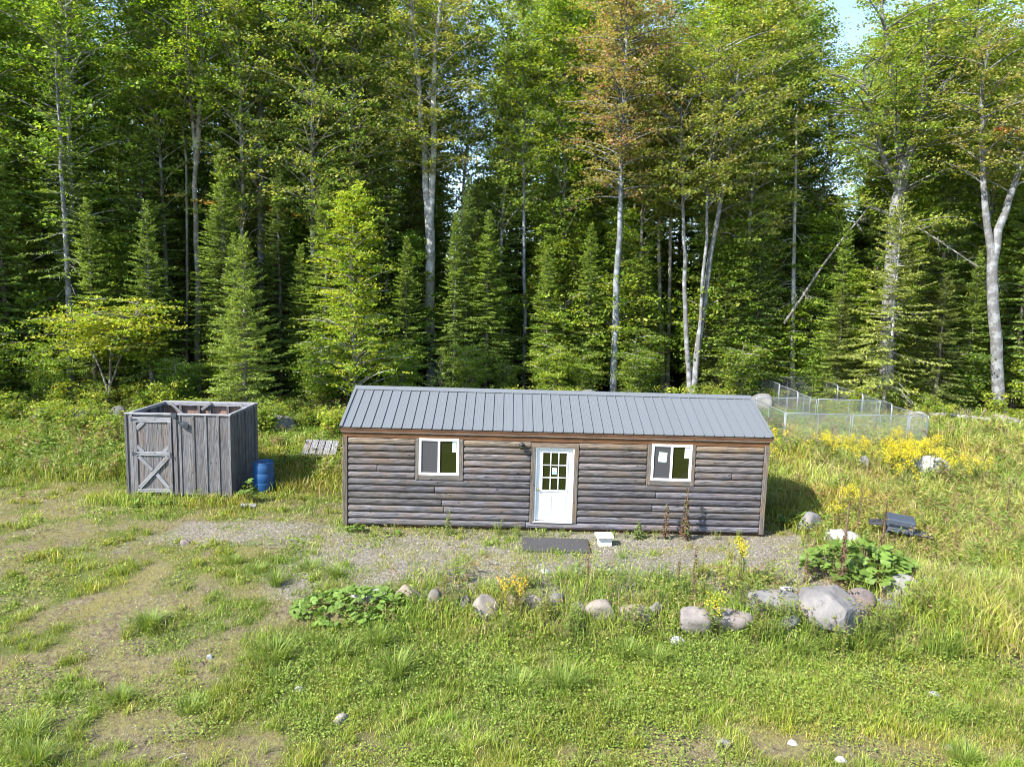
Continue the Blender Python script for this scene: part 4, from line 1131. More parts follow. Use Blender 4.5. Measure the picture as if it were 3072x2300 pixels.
LAB = {'maple': ('leafy maple standing deep in the wood behind the front row', 'leafy maples filling the wood'), 'ash': ('slim tall leafy ash deep in the wood', 'slim ashes filling the wood'),
       'spruce': ('dark green spruce standing in the shade of the wood', 'dark spruces in the wood'), 'hemlock': ('drooping olive green hemlock in the shady wood', 'hemlocks in the wood'),
       'understorey': ('bushy young broadleaf tree growing under the tall trunks', 'young broadleaf trees under the tall ones')}
rng = np.random.default_rng(77)
SIGHT = [(-.113, 40), (.026, 41), (.158, 39), (.232, 43), (.268, 39), (.283, 39), (.412, 42), (.715, 36), (.69, 36), (-.64, 34), (-.45, 38)]
RAD = {'spruce': 1.7, 'hemlock': 2.0, 'understorey': 1.5, 'beech': 2.2, 'maple': .4, 'ash': .4}
PLACED = []
def put(kind, x, y, s=1., tint=None, i=None, label=None):
    ms_ = kinds[kind]
    for _ in range(2):                       # keep the well-seen trunks clear
        for u0, Yh in SIGHT:
            c = RAD[kind] * s / y + .010
            if y < Yh and abs(x / y - u0) < c: x = (u0 + math.copysign(c, x / y - u0)) * y
    i = rng.integers(len(ms_)) if i is None else i
    con = kind in ('spruce', 'hemlock')
    tint = tint or tuple(np.array([1, 1, 1]) * rng.uniform(.85, 1.2) * (1 + np.array([.05, 0, -.03]) * rng.normal()) * [.93, 1.03, 1.05])
    bt = tuple(np.array([1, 1, 1]) * rng.uniform(.7, 1.3))
    tree({'maple': 'maple_tree', 'ash': 'ash_tree', 'spruce': 'spruce_tree', 'hemlock': 'hemlock_tree', 'understorey': 'young_tree', 'beech': 'beech_tree'}[kind], ms_[i], x, y, s, rng.uniform(0, 6.28), label=label or LAB[kind][0], cat={'understorey': 'young tree'}.get(kind, kind), group=None if label else LAB[kind][1],
         tint=tint, leaf='needle' if con else 'leaf', bark='bark_dark' if con else 'bark', sz=s * rng.uniform(.92, 1.1), btint=bt, wide=rng.uniform(.9, 1.5) if con else 1.)
# dark spruces on the left half, seen behind the shed
put('spruce', -17.2, 33.0, .60, (1.2, 1.2, 1.1), 0, 'shaggy spruce with a dead lower stem between the yellow sapling and the bright young spruce')
for x, y, s in ((-14.6, 35, .6), (-19.5, 37, .75), (-24.5, 33.5, .8), (-27.5, 36, .85), (-12.3, 37, .65), (-9.8, 38.5, .75), (-22.8, 38, .85), (-16, 40, .8), (-7.0, 39.5, .7), (-2.4, 39, .6), (-11, 42, .85), (-30, 34, .9), (-20.5, 42, .9), (-26, 39, .9),
                (2.6, 42, .7), (-.6, 43, .8), (15.2, 43.5, .75), (13.4, 41.5, .5), (19.5, 41.5, .7), (24.5, 39, .75), (28.2, 37.5, .8), (4.3, 44, .8), (8.0, 45, .7), (22.9, 43, .85), (-5.6, 44, .9), (31, 40, .9)):
    put('spruce', x, y, s, tuple(np.array([1, 1, 1]) * rng.uniform(.85, 1.5)))
for x, y, s in ((-13.6, 34.2, .42), (-15.6, 36.4, .6), (-9.6, 36.2, .5), (-20.2, 33.4, .5), (-25.6, 32.2, .55), (-5.6, 37.6, .5), (-3.0, 38.4, .45), (-1.2, 38.8, .5), (2.2, 39.2, .45), (4.6, 39.6, .5), (7.9, 40.2, .45), (13.6, 40.4, .5), (19.2, 39.6, .5), (25.6, 37.6, .5), (29.5, 37, .6), (-29, 33, .6), (-22.6, 35.6, .65), (16.4, 42.6, .6), (-11.0, 36.6, .5)):
    put('spruce', x, y, s, tuple(np.array([1.35, 1.3, 1.1]) * rng.uniform(.85, 1.25)))
for x, y, s in ((-2.0, 41.5, .8), (3.7, 40.5, .6), (12.6, 39.8, .55), (14.8, 40.8, .7), (-5.9, 41.8, .8), (18.9, 38.8, .45), (8.2, 41.0, .6), (23.4, 36.8, .55), (-26, 31.5, .7), (-13.2, 39, .7)):
    put('hemlock', x, y, s)
for x, y in ((-25, 39), (-28.5, 41), (-21.5, 40), (-31, 38), (-15.8, 42.5), (-12.4, 41.5), (-8.6, 42), (-2.6, 43.5), (3.2, 42.5), (-.8, 42), (7.8, 42), (12.9, 43), (14.7, 41.5), (17.9, 44.5), (19, 43), (24.9, 41.5), (27.6, 40.5), (30.5, 42), (33, 40), (5, 45), (-5.8, 46), (-18.6, 43), (-35, 41), (35, 43), (-23.3, 36.2), (-26.2, 34.8), (-19.4, 38.6), (-29.5, 36.5), (-11.3, 38.8), (-9.0, 40), (-14.5, 38.2)):
    put('maple' if rng.random() < .6 else 'ash', x + rng.uniform(-.5, .5), y, rng.uniform(.86, 1.04))
kinds['beech'] = [beech, decid(214, [([(0, 0, -.1), (-.1, .1, 3), (.1, 0, 9.4)], .1, .012)], .6, 10.0, 2.9, 120, GREEN, leaf=.16, per=24, cl=7, rise=(.1, .5), sxy=.24, sz=.07, cone=True)]
LAB['beech'] = ('middle-sized leafy beech filling the gap under the tall crowns', 'middle-sized beeches in the wood')
for k in range(120):                                  # deeper rows
    y = 46 + 44 * (k / 120) ** 1.2 + rng.uniform(-1, 1); x = -.85 * y + 1.7 * y * ((k * .618034) % 1) + rng.uniform(-1, 1)
    if min(abs(x / y + .045), abs(x / y - .445), abs(x / y + .42)) < .030: continue
    put(['maple', 'ash', 'spruce', 'maple', 'spruce', 'hemlock'][k % 6], x, y, rng.uniform(.95, 1.2))
for k in range(64):
    y = 44 + 22 * (k / 64) + rng.uniform(-1, 1); x = -.82 * y + 1.64 * y * ((k * .618034 + .3) % 1)
    put('beech', x, y, rng.uniform(.8, 1.25))
for x, y, s, i in ((-2.3, 50, 1.2, 1), (-3.0, 57, 1.25, 1), (-2.6, 66, 1.3, 1), (20.5, 48, 1.2, 1), (25, 57, 1.3, 1), (-21, 50, 1.2, 1), (-25.5, 60, 1.3, 1), (-23.5, 37.5, .9, 1), (-12.6, 40.5, 1.0, 1), (-10.2, 37.0, .75, 1), (-5.8, 40, .95, 1), (-1.2, 40.5, .9, 1), (2.6, 41, 1., 1), (3.9, 42.5, .95, 0), (7.6, 42.8, 1.1, 0), (8.6, 41.5, .7, 1), (12.9, 40.6, 1.0, 1), (14.4, 42.5, 1.1, 0), (18.6, 42, 1.1, 1), (19.8, 39.5, .8, 0), (24, 40, 1.1, 0), (28.8, 39.5, 1.1, 1), (31, 37, 1., 0), (-29, 36, 1.0, 1), (-27, 33, .8, 0), (-20.2, 35.7, .8, 1), (16.2, 44, 1.1, 0), (5, 43.6, 1.1, 1)):
    put('beech', x, y, s, i=i)
for x, y, s in ((-23.5, 30.5, .8), (-20.8, 31.5, .6), (-15.5, 32, .55), (-9.3, 34, .8), (-5.9, 36, .7), (-2.2, 37.5, .6), (.2, 38, .5), (2.6, 38, .7), (4.2, 38.4, .6), (7.7, 38.2, .75), (8.8, 39.5, .9), (13.3, 38.3, .8), (15.4, 42, 1.), (18.8, 40.5, .8), (23.4, 38, .8), (25, 37.5, .9), (28.4, 35.5, .8), (30.5, 36, .9), (-26.5, 31, .9), (-29.5, 31.5, .9), (-13.3, 33.6, .7), (-8.6, 36.5, 1.2), (1.8, 40, 1.2), (5.2, 41, 1.4), (9.2, 42, 1.3), (12, 41.5, 1.4), (17.2, 42.5, 1.4), (-3.2, 41, 1.2), (26.5, 39.5, 1.3), (31.5, 38, 1.2), (-24.5, 35, 1.2), (-19.8, 34.5, 1.)):
    put('understorey', x, y, s)

# a turning branch deep in the wood and one on the forked tree
for nm, par, loc, seed, pal_, n_ in (('red_branch', 'gnarled_tree', (3.0, -1.5, 9.6), 31, np.array([(.42, .07, .03), (.40, .10, .04), (.30, .16, .05)]), 7), ('orange_branch', 'forked_tree', (-.6, -1.2, 14.2), 32, np.array([(.42, .22, .08), (.40, .16, .06), (.36, .30, .09)]), 9), ('yellow_branch', 'twin_maple', (-.5, -1.0, 10.4), 33, np.array([(.42, .30, .07), (.44, .22, .06), (.36, .34, .07)]), 8)):
    r = np.random.default_rng(seed); lv = MB(); tt = np.linspace(-1, 1, n_)
    C = np.stack([tt * 1.7, r.normal(size=n_) * .15, -tt * .35 + r.normal(size=n_) * .06], 1)
    leaves(lv, r, C, pal_, .18, 16, .26, .06)
    obj(nm, lv.mesh(nm), bpy.data.objects[par], loc, mat=M['leaf'], kind='stuff')

# low shrubs along the edge of the wood
shr = []
for i, pal in enumerate((GREEN, YGREEN)):
    r = np.random.default_rng(400 + i); lv = MB(); st_ = MB(); C = []
    for k in range(11):
        a = r.uniform(0, 6.28); h = r.uniform(.5, 1.25); d = r.uniform(.15, .75)
        tip = np.array([math.cos(a) * d, math.sin(a) * d, h]); st_.tube([(0, 0, -.05), tip * [.4, .4, .6], tip], [.012, .008, .004], 3)
        for f in (.45, .7, .95): C.append(tip * [f, f, f])
    leaves(lv, r, np.array(C), pal, .11, 26, .17, .08)
    shr.append((st_.mesh('stems'), lv.mesh('foliage')))
for me in shr: me[0].materials.append(M['bark_dark']); me[1].materials.append(M['leaf'])
rng = np.random.default_rng(90)
for k in range(96):
    x = rng.uniform(-27, 30); e = 33.5 + 2.5 * np.clip((x + 4) / 20, -1.2, 1.) - rng.uniform(-2.2, 2.0)
    if k >= 58: x = rng.uniform(-25, -12.5) if k < 82 else rng.uniform(-10.5, -4.6); e = rng.uniform(26.3, 31.5)
    if -12.9 < x < -10.5: e += 2
    s = rng.uniform(.6, 1.25); st_, fo = shr[rng.integers(2)]
    root = obj('shrub', None, loc=(x, e, float(th(x, e))), rot=(0, 0, rng.uniform(0, 6.28)), scale=(s, s, s * rng.uniform(.7, 1.1)), label='low leafy shrub at the foot of the wood edge', cat='shrub', group='low shrubs along the wood edge')
    obj('stems', st_, root); obj('foliage', fo, root, tint=tuple(np.array([1, 1, 1]) * rng.uniform(.75, 1.2)))

# fallen logs at the right wood edge
for i, (x, y, ln, rz, r0, lb) in enumerate(((21.6, 34.0, 3.0, 8, .17, 'bleached fallen log lying at the wood edge behind the kennel'), (23.6, 33.5, 1.9, -25, .13, 'short grey fallen log before the forked tree'))):
    m = MB(); rr = np.random.default_rng(i)
    Q = np.array([(-ln / 2, 0, 0), (-ln / 4, .05, .06), (0, -.05, .02), (ln / 4, .04, .05), (ln / 2, 0, .0)]); m.tube(Q, [r0, r0 * .95, r0 * .9, r0 * .75, r0 * .6], 8, True)
    for k in range(6): p = Q[rr.integers(5)]; m.tube([p, p + [rr.normal() * .3, rr.normal() * .2, rr.uniform(.1, .6)]], [.03, .008], 4)
    obj('fallen_log', m.mesh('fallen_log', True), loc=(x, y, float(th(x, y)) + r0 + .12), rot=(0, 0, R(rz)), mat=M['dead'], label=lb, cat='log', tint=(.6, .6, .6))

# ------------------------------------------------------------------ grass, herbs, gravel
rng = np.random.default_rng(500)
def scatter(n, y0, y1, pw=2.0, xm=.82, xoff=1.2):
    """points over the ground, thinner with distance"""
    u = rng.random(n)
    a, b = y0 ** (1 - pw), y1 ** (1 - pw)
    y = (a + u * (b - a)) ** (1 / (1 - pw))
    x = rng.uniform(-1, 1, n) * (xm * y + xoff)
    return x, y
def outside(x, y):
    """not under the buildings or the slab"""
    c = (x > X0 - .03) & (x < X1 + .03) & (y > Y0 - .03) & (y < Y0 + D)
    s = (x > -11.4) & (x < -8.15) & (y > 19.9) & (y < 22.7)
    dmat = (x > .55) & (x < 2.2) & (y > 16.42) & (y < 17.3) & (rng.random(len(x)) < .9)
    return ~(c | s | dmat)
def blades(mb, x, y, h, wd, lean, col, bend=True, z=None):
    n = len(x)
    a = rng.uniform(0, 6.283, n); d = np.stack([np.cos(a), np.sin(a), np.zeros(n)], 1)
    b = rng.uniform(0, 6.283, n); s = np.stack([np.cos(b), np.sin(b), np.zeros(n)], 1)
    p = np.stack([x, y, (th(x, y) - .01) if z is None else z], 1)
    hh = h[:, None]; ww = wd[:, None] * .5; le = lean[:, None]
    up = np.array([0, 0, 1.])
    tip = p + d * hh * le + up * hh * np.sqrt(np.clip(1 - le ** 2 * .6, .15, 1))
    if not bend:
        V = np.stack([p - s * ww, p + s * ww, tip], 1).reshape(-1, 3)
        mb.add(V, None, np.arange(n * 3).reshape(n, 3), np.repeat(col, 3, 0)); return
    m1 = p + d * hh * le * .30 + up * hh * .55
    V = np.stack([p - s * ww * .8, p + s * ww * .8, m1 + s * ww, m1 - s * ww, tip], 1).reshape(-1, 3)
    i = np.arange(n)[:, None] * 5
    mb.add(V, i + [[0, 1, 2, 3]], i + [[3, 2, 4]], np.repeat(col, 5, 0))
GB, GY_, GD_, GT = np.array([.165, .245, .03]), np.array([.295, .325, .05]), np.array([.40, .345, .155]), np.array([.27, .195, .09])
def gcol(x, y, g, dry):
    n = len(x)
    t = np.clip(g * .85 + .55 * (rng.random(n) - .5), 0, 1)[:, None]
    c = GB * t + GY_ * (1 - t)
    k = (rng.random(n) < dry)[:, None]
    kk = (rng.random(n) < .3)[:, None]
    c = np.where(k, np.where(kk, GT, GD_), c)
    c = c * rng.uniform(.7, 1.25, (n, 1))
    cool = (.6 * vnoise(x, y, 2.6, 77) + .4 * vnoise(x, y, .7, 78))[:, None]
    c = c * (.62 + .76 * (.5 * vnoise(x, y, .45, 79) + .5 * vnoise(x, y, 1.4, 80)))[:, None]
    return c * (1 + (cool - .5) * np.array([-.35, .05, .5]))

# short lawn grass
m = MB()
x, y = scatter(760000, 7.0, 30.0)
g = green_map(x, y); gr = gravel_map(x, y); fo = forest_map(x, y)
patch = fbm(x, y, .55, 61)
dens = np.clip(.50 + .75 * g + 2.2 * (patch - .5) - .45 * np.clip(gr - .15, 0, 1), 0.04, 1) * (1 - fo)
g = np.clip(g + 1.1 * (fbm(x, y, .6, 67) - .48) * ss(-2, -5, x), 0, 1); dens = dens * (1 - .22 * ss(-4, -6, x) * ss(19.5, 18, y) * (1 - g))
k = (rng.random(len(x)) < dens) & outside(x, y)
x, y, g, gr = x[k], y[k], g[k], gr[k]
sc_ = np.clip(y / 11, .8, 2.2)
h = (.036 + .068 * g * rng.uniform(.5, 1.3, len(x))) * rng.uniform(.5, 1.5, len(x)) * (sc_ ** .4) * (.45 + .9 * fbm(x, y, .8, 66)) * (1 - .35 * ss(-4, -6, x) * ss(19, 17, y)) * (1 - .25 * ss(11, 9.8, y))
blades(m, x, y, h, .0105 * sc_ * rng.uniform(.7, 1.4, len(x)), rng.uniform(.2, .95, len(x)), gcol(x, y, g, .26 + .30 * (1 - g)), False)
n_lawn = len(x)
obj('lawn_grass', m.mesh('lawn_grass'), mat=M['grass'], kind='stuff', label='patchy short lawn grass with yellowed and green blades', cat='grass')

# dead thatch and bits of straw on the bare soil
m = MB()
x, y = scatter(240000, 7.0, 22)
k = (rng.random(len(x)) < np.clip(.62 - .6 * green_map(x, y), .08, 1)) & outside(x, y)
x, y = x[k], y[k]; n = len(x)
c = np.where((rng.random(n) < .5)[:, None], [.30, .25, .13], [.13, .095, .055]) * rng.uniform(.6, 1.4, (n, 1))
blades(m, x, y, rng.uniform(.03, .08, n) * np.clip(y / 11, .8, 1.8), .010 * np.clip(y / 11, .8, 2), rng.uniform(.85, 1.2, n), c, False)
obj('dead_thatch', m.mesh('dead_thatch'), mat=M['grass'], kind='stuff', label='dead straw and brown litter lying on the bare soil', cat='thatch')

# longer tufty grass inside the green parts
m = MB()
cx_, cy_ = scatter(7500, 7.2, 21)
g = green_map(cx_, cy_); gr = gravel_map(cx_, cy_)
k = (rng.random(len(cx_)) < np.clip(g * 1.25 - .25 - .6 * gr, .02, .9)) & outside(cx_, cy_)
cx_, cy_ = cx_[k], cy_[k]; nb = 26
x = np.repeat(cx_, nb) + rng.normal(size=len(cx_) * nb) * .06; y = np.repeat(cy_, nb) + rng.normal(size=len(cx_) * nb) * .06
hh = np.repeat(rng.uniform(.08, .25, len(cx_)), nb) * rng.uniform(.6, 1.2, len(x))
blades(m, x, y, hh, .011 * np.clip(y / 11, .8, 1.8), rng.uniform(.2, .9, len(x)), gcol(x, y, np.clip(green_map(x, y) + .1, 0, 1), .12))
obj('tufted_grass', m.mesh('tufted_grass'), mat=M['grass'], kind='stuff', label='longer tufted grass growing through the greener lawn', cat='grass')

# clover and small leafy herbs
m = MB()
x, y = scatter(230000, 7.0, 24)
g = green_map(x, y); gr = gravel_map(x, y)
pt = fbm(x, y, .9, 71)
band = ss(9.6, 10.8, y) * ss(13.6, 12.6, y) * ss(-5, -3, x)
k = (rng.random(len(x)) < np.clip(2.4 * (pt - .50) + .35 * g + .35 * band - .22 * gr, .02, .9)) & outside(x, y) & (forest_map(x, y) < .5)
x, y, g = x[k], y[k], g[k]
C = np.stack([x, y, th(x, y) + rng.uniform(.02, .10, len(x)) * (1 + band[k])], 1)
N = rng.normal(size=C.shape) * .38 + [0, 0, 1]; N /= np.linalg.norm(N, axis=1, keepdims=True)
a = rng.uniform(0, 6.28, len(x)); U = np.stack([np.cos(a), np.sin(a), np.zeros(len(x))], 1); U -= N * (U * N).sum(1, keepdims=True)
l = rng.uniform(.028, .062, len(x)) * np.clip(y / 12, .85, 1.7)
t = rng.random((len(x), 1))
c = (np.array([.14, .225, .035]) * t + np.array([.26, .31, .055]) * (1 - t)) * rng.uniform(.7, 1.25, (len(x), 1))
m.cards(C, U, np.cross(N, U), N, l, l * .75, .15, c)
obj('clover_cover', m.mesh('clover_cover'), mat=M['grass'], kind='stuff', label='small clover leaves and low herbs spread through the lawn', cat='ground cover')

# tall meadow grass and dry weeds
m = MB()
x, y = scatter(395000, 10.5, 36, 1.6)
md = meadow_map(x, y)
rowz = np.exp(-((y - 12.75 - .02 * x) / .35) ** 2) * ss(-2.6, -1.8, x) * ss(9, 7.5, x) * .34 + np.exp(-((y - 14.0) / .75) ** 2) * ss(-2.6, -1.0, x) * ss(9, 7.5, x) * .5 * ss(.42, .6, fbm(x, y, .9, 93))
shedz = ss(18.7, 19.2, y) * ss(20.1, 19.9, y) * ss(-12.5, -11.6, x) * ss(-7, -8, x) * .45
behind_b = ss(20.3, 20.9, y) * ss(-8.3, -7.8, x) * ss(-4.4, -5, x) * .8
gr = gravel_map(x, y)
dn = np.clip(np.maximum.reduce([md * (.35 + .9 * fbm(x, y, .8, 81)), rowz, shedz, behind_b]), 0, 1) * np.where(y > 20, 1, 1 - .35 * gr)
k = (rng.random(len(x)) < dn) & outside(x, y)
x, y, md = x[k], y[k], md[k]
right = ss(7, 10, x)
tall = fbm(x, y, 1.7, 83)
h = (.22 + .60 * tall * (.6 + .4 * right)) * rng.uniform(.5, 1.25, len(x))
h *= np.where(y < 20, .85, 1) * (1 - .5 * ss(10.5, 12, x) * ss(19.5, 18.2, x) * ss(25.5, 26.5, y) * ss(41, 39, y))
gg = np.clip(.62 - .32 * right + 1.5 * (fbm(x, y, 2.2, 84) - .5) + .12 * ss(24, 30, y), 0, 1)
dry = np.clip(.12 + .25 * right + .9 * (fbm(x, y, 1.3, 85) - .5), .03, .8)
blades(m, x, y, h, .016 * np.clip(y / 14, .8, 2.2) * rng.uniform(.6, 1.3, len(x)), rng.uniform(.1, .85, len(x)), gcol(x, y, gg, dry))
obj('meadow_grass', m.mesh('meadow_grass'), mat=M['grass'], kind='stuff', label='tall yellowing meadow grass round the kennel and behind the buildings', cat='grass')

# leafy weeds among the meadow grass, with brown seed heads
m = MB()
x, y = scatter(21000, 11.5, 35, 1.5)
md = np.maximum(meadow_map(x, y), np.exp(-((y - 12.8 - .02 * x) / .4) ** 2) * ss(-2.6, -1.5, x) * ss(9, 7.5, x) * .5)
md = np.maximum(md, np.exp(-((y - 14.1) / .8) ** 2) * ss(-2.6, -1.0, x) * ss(9, 7.5, x) * .45)
k = (rng.random(len(x)) < md * np.clip(.2 + 1.4 * (fbm(x, y, 1.1, 91) - .35), 0, 1)) & outside(x, y)
x, y = x[k], y[k]; nl = 16
H_ = rng.uniform(.3, .85, len(x)) * np.where(y < 15, .7, 1); X_ = np.repeat(x, nl); Y_ = np.repeat(y, nl); f = rng.uniform(.15, 1, len(X_)); HH = np.repeat(H_, nl)
a = rng.uniform(0, 6.28, len(X_)); sp = .13 * (1.15 - f) + .03
C = np.stack([X_ + np.cos(a) * sp, Y_ + np.sin(a) * sp, th(X_, Y_) + f * HH], 1)
U = np.stack([np.cos(a), np.sin(a), rng.uniform(-.3, .5, len(a))], 1); U /= np.linalg.norm(U, axis=1, keepdims=True)
N = np.array([0, 0, 1.]) + rng.normal(size=C.shape) * .3; N -= U * (N * U).sum(1, keepdims=True); N /= np.linalg.norm(N, axis=1, keepdims=True)
typ = np.repeat(rng.random(len(x)), nl)[:, None]
c = np.where(typ < .42, np.array([.15, .22, .04]), np.where(typ < .72, np.array([.25, .25, .06]), np.array([.20, .13, .07]))) * rng.uniform(.7, 1.3, (len(a), 1))
l = rng.uniform(.07, .15, len(a)) * np.clip(Y_ / 18, .7, 1.5)
m.cards(C, U, np.cross(N, U), N, l, l * .42, .2, c)
obj('meadow_weeds', m.mesh('meadow_weeds'), mat=M['grass'], kind='stuff', label='leafy weeds and brown seed stalks through the meadow grass', cat='weeds')

# ferns along the wood edge
m = MB()
xs_ = rng.uniform(-27, 28, 900); e = 32.2 + 2.5 * np.clip((xs_ + 4) / 20, -1.2, 1.) + rng.normal(size=900) * 1.3
xs_ = np.concatenate([xs_, rng.uniform(-9.5, -4.3, 200), rng.uniform(-22, -11.5, 260)]); e = np.concatenate([e, rng.uniform(23, 31, 200), rng.uniform(24, 31, 260)])
for xq, yq in zip(xs_, e):
    z0 = float(th(xq, yq)); nf = 5
    for q in range(nf):
        a = rng.uniform(0, 6.28); Ln = rng.uniform(.45, .85); d = np.array([math.cos(a), math.sin(a), 0]); s = np.array([-d[1], d[0], 0])
        t = np.linspace(.2, 1, 7); ax = np.array([xq, yq, z0]) + d * (t * Ln * .8)[:, None] + np.array([0, 0, 1.]) * (Ln * (t * .9 - .55 * t ** 2))[:, None]
        w_ = (.17 * (1.12 - t) + .02)
        C = np.concatenate([ax + s * w_[:, None] * .5, ax - s * w_[:, None] * .5]); U = np.concatenate([np.tile(s + d * .5, (7, 1)), np.tile(-s + d * .5, (7, 1))]); U /= np.linalg.norm(U, axis=1, keepdims=True)
        N = np.tile([0, 0, 1.], (14, 1)) + rng.normal(size=(14, 3)) * .2; N -= U * (N * U).sum(1, keepdims=True); N /= np.linalg.norm(N, axis=1, keepdims=True)
        ww = np.concatenate([w_, w_]) * 1.15
        m.cards(C, U, np.cross(N, U), N, ww, np.full(14, .075), .1, np.tile(np.array([.17, .25, .045]) * rng.uniform(.7, 1.3), (14, 1)))
obj('fern_cover', m.mesh('fern_cover'), mat=M['grass'], kind='stuff', label='ferns covering the ground along the edge of the wood', cat='ferns')

# loose gravel
x, y = scatter(60000, 7.5, 20)
k = (rng.random(len(x)) < np.clip(gravel_map(x, y) * .9 - .12, .02 + .10 * ss(-2, -5, x), .5)) & outside(x, y)
x, y = x[k], y[k]; n = len(x)
r = rng.uniform(.008, .022, n) * np.clip(y / 12, .8, 1.5)
O = np.array([(1, 0, 0), (0, 1, 0), (-1, 0, 0), (0, -1, 0), (0, 0, .8)])
a = rng.uniform(0, 6.28, n); ca, sa = np.cos(a), np.sin(a)
V = O[None] * r[:, None, None] * rng.uniform(.6, 1.3, (n, 5, 1))
V = np.stack([V[..., 0] * ca[:, None] - V[..., 1] * sa[:, None], V[..., 0] * sa[:, None] + V[..., 1] * ca[:, None], V[..., 2]], -1) + np.stack([x, y, th(x, y) + .002], 1)[:, None]
i = np.arange(n)[:, None] * 5
m = MB(); m.add(V.reshape(-1, 3), None, np.concatenate([i + [[0, 1, 4]], i + [[1, 2, 4]], i + [[2, 3, 4]], i + [[3, 0, 4]]]), np.repeat(np.array([.20, .188, .175]) * rng.uniform(.4, 1.6, (n, 1)), 5, 0))
gmat = NT('gravel_stone'); gmat = gmat.finish(gmat.n('ShaderNodeAttribute', attribute_name='Col').outputs[0], .9, spec=.2)
obj('gravel', m.mesh('gravel'), mat=gmat, kind='stuff', label='loose grey gravel scattered before the cabin and shed', cat='gravel')

# ------------------------------------------------------------------ single plants
def grass_clump(seed, n=230, H=.50, spread=.17):
    global rng
    keep = rng; rng = np.random.default_rng(seed); m = MB()
    k = 3
    a = rng.uniform(0, 6.28, n); rr = spread * np.sqrt(rng.random(n)); P = np.stack([np.cos(a) * rr, np.sin(a) * rr, np.zeros(n) - .03], 1)
    d = np.stack([np.cos(a + rng.normal(size=n) * .5), np.sin(a + rng.normal(size=n) * .5), np.zeros(n)], 1)
    s = np.stack([-d[:, 1], d[:, 0], d[:, 2]], 1); h = (H * rng.uniform(.5, 1.15, n))[:, None]; le = rng.uniform(.15, .95, n)[:, None]
    w_ = (.0055 * rng.uniform(.7, 1.4, n))[:, None]
    pts = [P + d * h * le * f ** 1.6 + np.array([0, 0, 1.]) * h * (f * 1.05 - .55 * le * f ** 2.2) for f in (0, .35, .7, 1.)]
    V = np.stack([pts[0] - s * w_, pts[0] + s * w_, pts[1] + s * w_, pts[1] - s * w_, pts[2] + s * w_ * .8, pts[2] - s * w_ * .8, pts[3]], 1).reshape(-1, 3)
    i = np.arange(n)[:, None] * 7
    t = rng.random((n, 1)); c = (np.array([.13, .215, .035]) * t + np.array([.24, .29, .06]) * (1 - t)) * rng.uniform(.7, 1.2, (n, 1))
    m.add(V, np.concatenate([i + [[0, 1, 2, 3]], i + [[3, 2, 4, 5]]]), i + [[5, 4, 6]], np.repeat(c, 7, 0))
    me = m.mesh('grass_clump'); me.materials.append(M['grass']); rng = keep
    return me
gcm = [grass_clump(1), grass_clump(2, 170, .42, .24), grass_clump(3, 260, .36, .30), grass_clump(4, 200, .55, .13), grass_clump(5, 150, .3, .22)]
clumps = [(-6.8, 12.55, 1.0), (-4.1, 11.7, 1.15), (-3.8, 11.0, 1.0), (-3.0, 11.9, .9), (-1.8, 11.25, 1.1), (.35, 10.95, 1.), (1.1, 10.95, 1.05), (-6.1, 10.35, .75), (-4.9, 10.2, .75), (6.3, 12.5, 1.2), (7.0, 12.6, 1.3), (7.6, 12.3, 1.2), (-7.0, 9.4, .9), (-6.4, 8.8, .8), (2.4, 12.1, 1.0), (2.9, 11.9, .9), (6.9, 9.3, .8),
          (7.5, 10.4, .75), (5.3, 9.0, .8), (10.3, 13.8, 1.5), (11.0, 14.6, 1.6), (9.6, 13.2, 1.4), (10.9, 13.0, 1.4), (12.1, 15.0, 1.5), (5.6, 12.4, 1.), (-2.3, 12.2, .9), (8.5, 12.4, 1.3), (-5.5, 14.8, .8), (-4.4, 15.0, .8), (-3.7, 14.6, .75), (-6.2, 15.2, .7), (-4.9, 14.2, .8)]
for i, (x, y, s) in enumerate(clumps):
    obj('grass_clump', gcm[(i * 7 + i // 5) % 5], loc=(x, y, float(th(x, y))), rot=(0, 0, i * 1.7), scale=(s, s, s * (.8 + .05 * (i % 7))), label='arching clump of long green grass', cat='grass clump', group='clumps of long grass', tint=(1.25, 1.1, .9) if x > 9 else (1, 1, 1))

